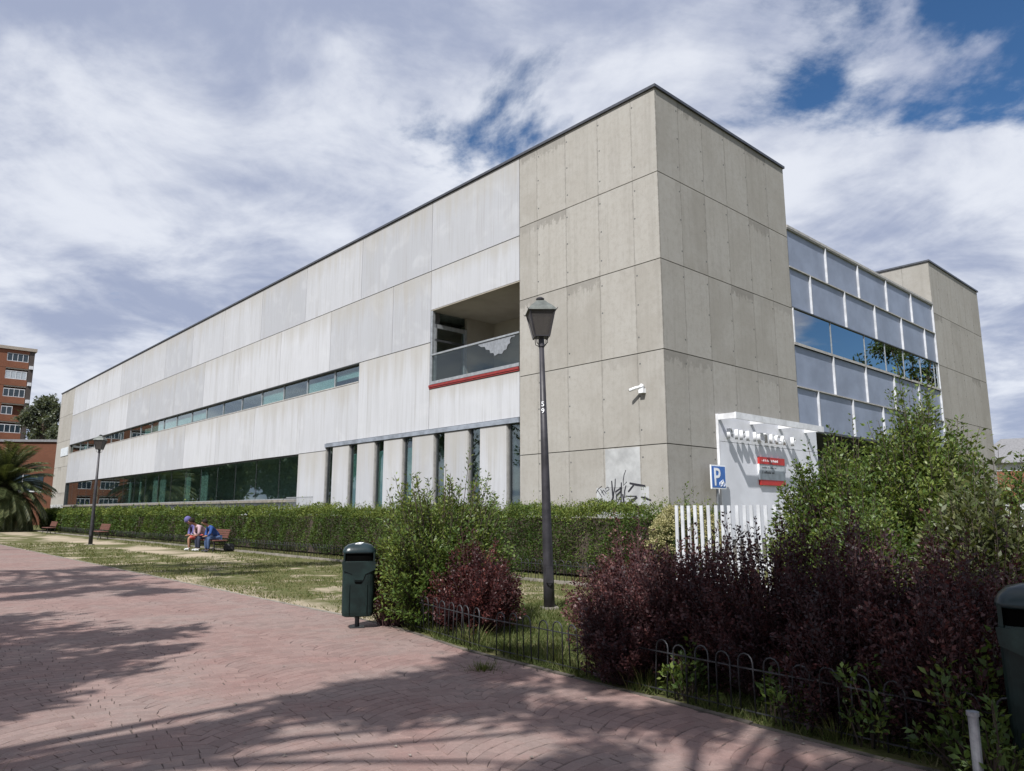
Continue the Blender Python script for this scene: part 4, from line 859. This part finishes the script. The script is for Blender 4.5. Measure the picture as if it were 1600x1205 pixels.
# ------------------------------------------------------------------ trees
def tree(name, label, base, clumps, leaf, per, mat, seed, trunk_r=.22, group=None, aspect=.5):
    g = np.random.default_rng(seed); o = empty(name, (base[0], base[1], 0), 0, label, 'tree', group); c = np.array([(x-base[0], y-base[1], z) for x, y, z, r in clumps]); r = np.array([q[3] for q in clumps])
    zc = c[:, 2].min(); top = np.array([c[:, 0].mean()*.35, c[:, 1].mean()*.35, zc*.8]); hi = np.array([c[:, 0].mean(), c[:, 1].mean(), c[:, 2].max()])
    MB().tube([(0, 0, -.2), (top[0]*.3, top[1]*.3, zc*.4), tuple(top), tuple(top*.3+hi*.7)], [trunk_r*1.25, trunk_r, trunk_r*.8, trunk_r*.25], 10).build('trunk', 'bark', o, smooth=True)
    n = len(c); st = np.repeat(top[None], n, 0)+g.uniform(0, .6, (n, 1))*(hi-top)*.7; ctl = st*.5+c*.5+np.array([0, 0, .6]); pth = bez(st, ctl, c, np.tile(np.linspace(0, 1, 6), (n, 1)))
    tubes3('limb', pth, np.tile(np.linspace(trunk_r*.38, .025, 6), (n, 1)), 'bark', o)
    # twigs through each clump with leaves along them
    m = 14; d = unit(g.normal(size=(n, m, 3))+np.array([0, 0, .15])); tip = c[:, None]+d*r[:, None, None]*g.uniform(.6, 1.1, (n, m, 1)); tw = np.stack([np.repeat(c[:, None], m, 1), (c[:, None]+tip)/2+g.normal(0, .1, tip.shape), tip], 2).reshape(-1, 3, 3)
    tubes3('twig', tw, np.tile([.02, .012, .006], (n*m, 1)), 'bark', o)
    u = g.uniform(.2, 1.05, (n*m, per)); P = (tw[:, 0][:, None]*(1-u[..., None])+tw[:, 2][:, None]*u[..., None]).reshape(-1, 3)+g.normal(0, .13, (n*m*per, 3)); A = g.normal(size=P.shape)+np.repeat(d.reshape(-1, 3), per, 0)
    leaves('crown', P, A, np.full(len(P), leaf), aspect, mat, o, up=.3, rng=g)
    return o
def above(x, y, z): k = z/-SUN.z; return (x-SUN.x*k, y-SUN.y*k, z)       # the spot at height z whose shadow falls on (x, y)
def shade_tree(label, base, spots, seed, leaf=.26, per=34, low=1.0):
    g = random.Random(seed); cl = []
    for (x, y, z, r) in spots: p = above(x, y, z*low); cl.append((p[0], p[1], p[2], r))
    return tree('park_tree', label, base, cl, leaf, per, 'leaf_tree', seed, .26, 'tall park trees across the path')
tr = lambda s, t: W(s, t)[:2]
shade_tree('tall park tree across the path, level with the occupied bench', tr(13, -19.5), [(-13.4, 18.4, 15, 1.7), (-11.6, 17.4, 14.5, 1.5), (-9.9, 16.9, 14, 1.3), (-8.6, 16.0, 13.5, 1.0), (-10.6, 15.4, 13.6, 1.2), (-7.4, 15.2, 13.3, .5), (-9.0, 14.6, 13.2, .6), (-12.4, 16.2, 14, 1.5), (-10.2, 18.4, 14.6, 1.0), (-9, 20.8, 16.5, 1.4), (-7.6, 22.2, 17, 1.3), (-6.0, 23.4, 17.5, 1.0), (-9.5, 23.0, 17, 1.4), (-5.4, 24.6, 17.8, .7), (-12, 21.5, 16, 1.5), (-14.5, 16.2, 14, 1.6), (-7.2, 19.8, 17.2, .6)], 71)
shade_tree('tall park tree across the path, opposite the litter bin', tr(3.5, -20.5), [(-6.9, 9.6, 11, 1.2), (-5.8, 9.3, 10.6, 1.0), (-4.9, 9.9, 10.8, .55), (-4.6, 8.4, 10, .6), (-5.6, 8.0, 10.2, 1.0), (-4.6, 7.2, 10, .7), (-6.6, 7.7, 10.5, 1.2), (-4.4, 6.3, 9.5, .5), (-7.5, 11.2, 11.5, .9)], 72, low=.8)
shade_tree('tall park tree standing behind the viewpoint beside the path', tr(-6, -23.5), [(-2.9, 4.4, 12, .4), (-2.2, 5.5, 12.5, .3), (-1.7, 6.4, 12.2, .4), (-1.1, 7.2, 12.4, .45), (-.5, 8.1, 12.8, .5), (.1, 8.6, 13, .45), (-.9, 6.2, 12, .4), (-.2, 6.7, 12.4, .5), (.6, 6.1, 12.2, .5), (.5, 5.0, 12, .3), (-1.0, 3.3, 11.5, .5), (1.3, 6.0, 12.5, .4), (.9, 7.3, 13, .35), (-.1, 7.6, 12.6, .4), (-.7, 7.0, 12.4, .4)], 73, .17, 40, .70)
shade_tree('tall park tree behind the viewpoint shading the purple shrubs', tr(-12, -23), [(2.3, 6.4, 13, .9), (2.8, 5.2, 12.6, .9), (3.4, 4.2, 12.5, 1.0), (3.6, 6.2, 13, .8), (1.9, 7.5, 13.2, .75), (4.3, 5.4, 13, .9), (2.9, 7.5, 13.5, .7), (1.9, 4.4, 12.2, .4), (3.2, 8.2, 14, .45), (4.8, 6.8, 13.5, .7), (4.5, 3.8, 12.5, 1.1)], 74, low=.76)
def round_tree(label, x, y, h, r, seed, mat='leaf_tree', name='park_tree', group='tall park trees across the path', leaf=.3, per=22, n=22):
    g = np.random.default_rng(seed); cl = []
    for k in range(n):
        d = unit(g.normal(size=3)); q = g.uniform(.35, .9); cl.append((x+d[0]*r*q, y+d[1]*r*q, h-r*1.1+d[2]*r*1.05*q, r*g.uniform(.26, .42)))
    return tree(name, label, (x, y), cl, leaf, per, mat, seed, .25, group)
for i, (s, t, h) in enumerate([(26, -21, 13), (36, -22, 12), (47, -20.5, 13.5), (58, -23, 12), (70, -24, 13)]):
    x, y = tr(s, t); round_tree(['park tree across the path from the unnumbered lantern post', 'park tree across the path from the empty bench', 'broad park tree across the path before the palm', 'park tree across the path level with the palm', 'park tree at the far end of the path'][i], x, y, h, 3.6, 80+i)
for i in range(11):
    x, y = tr(66+i*7.5, -22-3*(i % 3)); round_tree('park tree in the dense belt across the far stretch of path', x, y, 11.5+1.5*(i % 3), 5.2, 120+i, leaf=.6, per=16, n=34, group='belt of park trees')
for i, (x, y, h, r) in enumerate([(37, 39.8, 15.5, 4.6), (46, 49, 17, 5.5), (52, 60, 16, 5.5)]): round_tree(['round tree beyond the entrance forecourt, mirrored in the end window', 'larger round tree further beyond the entrance forecourt', 'round tree to the side of the entrance forecourt'][i], x, y, h, r, 90+i, group='trees beyond the forecourt')
for i, (x, y, h, r) in enumerate([(-67.5, 104, 18.5, 3.0), (-61.5, 101, 14.0, 2.6), (-72, 112, 17, 3.2)]):
    round_tree(['tall ragged gum tree beside the brick apartment tower', 'shorter gum tree behind the far end of the concrete building', 'gum tree half hidden by the brick apartment tower'][i], x, y, h, r, 95+i, 'leaf_gum', 'gum_tree', 'gum trees behind the brick buildings', .42, 15, 26)

def palm():
    x, y = -41.8, 60.5; p = empty('palm_tree', (x, y, 0), 0, 'broad bushy palm with drooping fronds at the end of the hedge', 'palm tree'); g = random.Random(4)
    MB().tube([(0, 0, -.2), (0, 0, 1.2), (0, 0, 2.8), (0, 0, 4.1)], [.6, .55, .65, .4], 12).build('trunk', 'bark', p)
    ms = []
    for k in range(5):
        L = 3.7+.2*k; n = 15; dr = (.55, .8, 1.0, 1.2, 1.4)[k]; pts = []
        for i in range(n): u = i/(n-1); pts.append(Vector((L*(u-.12*dr*u*u), 0, L*(.55*u-dr*.62*u*u))))
        rng = np.random.default_rng(k); P, A = [], []
        for i in range(46):
            u = .12+.88*i/45; f = u*(n-1); a = min(int(f), n-2); q = pts[a].lerp(pts[a+1], f-a); tg = (pts[a+1]-pts[a]).normalized()
            for sd in (-1, 1): P.append(tuple(q)); A.append((tg.x*.75, sd*.85+rng.normal(0, .1), tg.z*.75+.12-.35*u+rng.normal(0, .1)))
        P = np.array(P); A = unit(np.array(A)); ln = .62*np.sqrt(np.clip(1-(np.repeat(np.linspace(0, 1, 46), 2)-.4)**2*1.6, .1, 1)).reshape(-1, 1); B_ = unit(np.cross(A, [0, 0, 1.])); w = .055
        V = np.stack([P-B_*w*.5, P+B_*w*.5, P+A*ln+B_*.006+np.array([0, 0, -.12])*ln, P+A*ln-B_*.006+np.array([0, 0, -.12])*ln], 1)
        m = quads('frond', V, 'leaf_palm', rng.uniform(.1, 1, len(V))); ms.append(m)
        st = MB().tube(pts, [.035-.002*i for i in range(n)], 4).mesh('midrib', 'leaf_palm'); ms[-1] = (m, st)
    for k in range(240):
        j = min(4, int(5*(k/240)**.8)); m, st = ms[j]; o = link('frond', m, p, (0, 0, 3.7+g.uniform(-.3, .4)-.3*j), (g.uniform(-.25, .25), -(.75-.34*j)+g.uniform(-.12, .12), k*2.399)); link('midrib', st, o)
palm()

# ================================================================== FAR BUILDINGS
def apartment():
    d = Vector((.738, .675, 0)).normalized(); ang = math.atan2(d.y, d.x); p1 = Vector((-77.6, 116, -1.1))      # near-visible right end; the block runs back along -d
    b = empty('apartment_block', p1, ang, 'tall brown brick apartment tower with white glazed balconies', 'building'); L = 30        # local x along the face (0 = right end), y away to the left
    bx('wall', -L, 0, .9, 12, 0, 28.2, 'red_brick', b); bx('wall', -.7, 0, 0, .9, 0, 28.2, 'shadow_side_dark', b)  # dark end strip: the block's shadow side, its shade put into the colour
    bx('roof', -L-.3, .25, -.2, 12.3, 28.25, 28.75, 'roof_tan', b)
    fl = 2.86
    for k in range(10):
        z = 28.2-fl*(k+1)
        bx('parapet', -L, -.72, 0, .2, z, z+1.05, 'red_brick', b); bx('floor_slab', -L, -.71, .05, .9, z-.18, z-.002, 'roof_tan', b)
        if k == 0: bx('parapet', -L, -.72, 0, .2, z+2.35, z+fl, 'red_brick', b)
        for i in range(7):
            x1 = -.8-i*4.2; x0 = x1-2.9
            bx('wall', x0-1.28, x0-.01, .02, .85, z, z+fl, 'red_brick', b)
            if (k, i) == (3, 0): x1 = x0+1.5
            w = bx('window', x0, x1, .04, .12, z+1.05, z+1.13, 'white_metal', b); n = 4 if x1-x0 > 2 else 2
            for j in range(n+1):
                xx = (x1-x0-.08)*j/n; bx('frame', xx, xx+.08, 0, .08, .08, 1.22, 'white_metal', w)
            bx('frame', 0, x1-x0, 0, .08, 1.22, 1.32, 'white_metal', w)
            for j in range(n):
                xx = (x1-x0-.08)*j/n; bx('pane', xx+.08, xx+(x1-x0-.08)/n, .03, .05, .08, 1.22, 'sign_grey' if k == 1 and i == 0 else 'pane_dark', w)
    for z in (25.3, 22.6, 19.8, 16.9): bx('air_conditioner', -.6, -.1, -.35, -.002, z, z+.55, 'white_metal', b)
apartment()
def low_brick():
    b = empty('low_brick_building', (-62, 88, 0), rad(4), 'low red brick building behind the palm', 'building')
    bx('wall', -7, 14, 0, 14, 0, 9.9, 'shaded_brick', b); bx('roof_edge', -7.2, 14.2, -.2, 14.2, 9.92, 10.2, 'roof_slate', b)  # same brick with its colour darkened to stand for semi-shade
    for x in (-4.5, 2.0, 8.5):
        w = bx('window', x, x+3.6, -.06, .0, 3.9, 4.05, 'white_metal', b); bx('pane', 0, 3.6, .01, .05, .15, 2.1, 'pane_dark', w); bx('frame', 1.2, 1.28, -.01, .04, .15, 2.1, 'white_metal', w)
low_brick()
def far_house():
    b = empty('far_house', (50, 62, 0), rad(-35), 'low house with a grey roof beyond the right end of the site', 'building')
    bx('wall', -9, 9, 0, 8, 0, 5.2, 'red_brick', b); bx('wall', -9.05, 9.05, -.05, 8.05, 5.2, 5.9, 'white_paint', b)
    MB().add([(-9.5, -.6, 5.9), (9.5, -.6, 5.9), (9.5, 8.6, 5.9), (-9.5, 8.6, 5.9), (-7, 4, 8.4), (7, 4, 8.4)], [(0, 1, 5, 4), (1, 2, 5), (2, 3, 4, 5), (3, 0, 4), (3, 2, 1, 0)]).build('roof', 'roof_slate', b)
    for x in (-6, -1.5, 3): w = bx('window', x, x+2, -.05, 0, 1.2, 1.3, 'white_metal', b); bx('pane', 0, 2, .01, .04, .1, 1.7, 'pane_dark', w)
far_house()
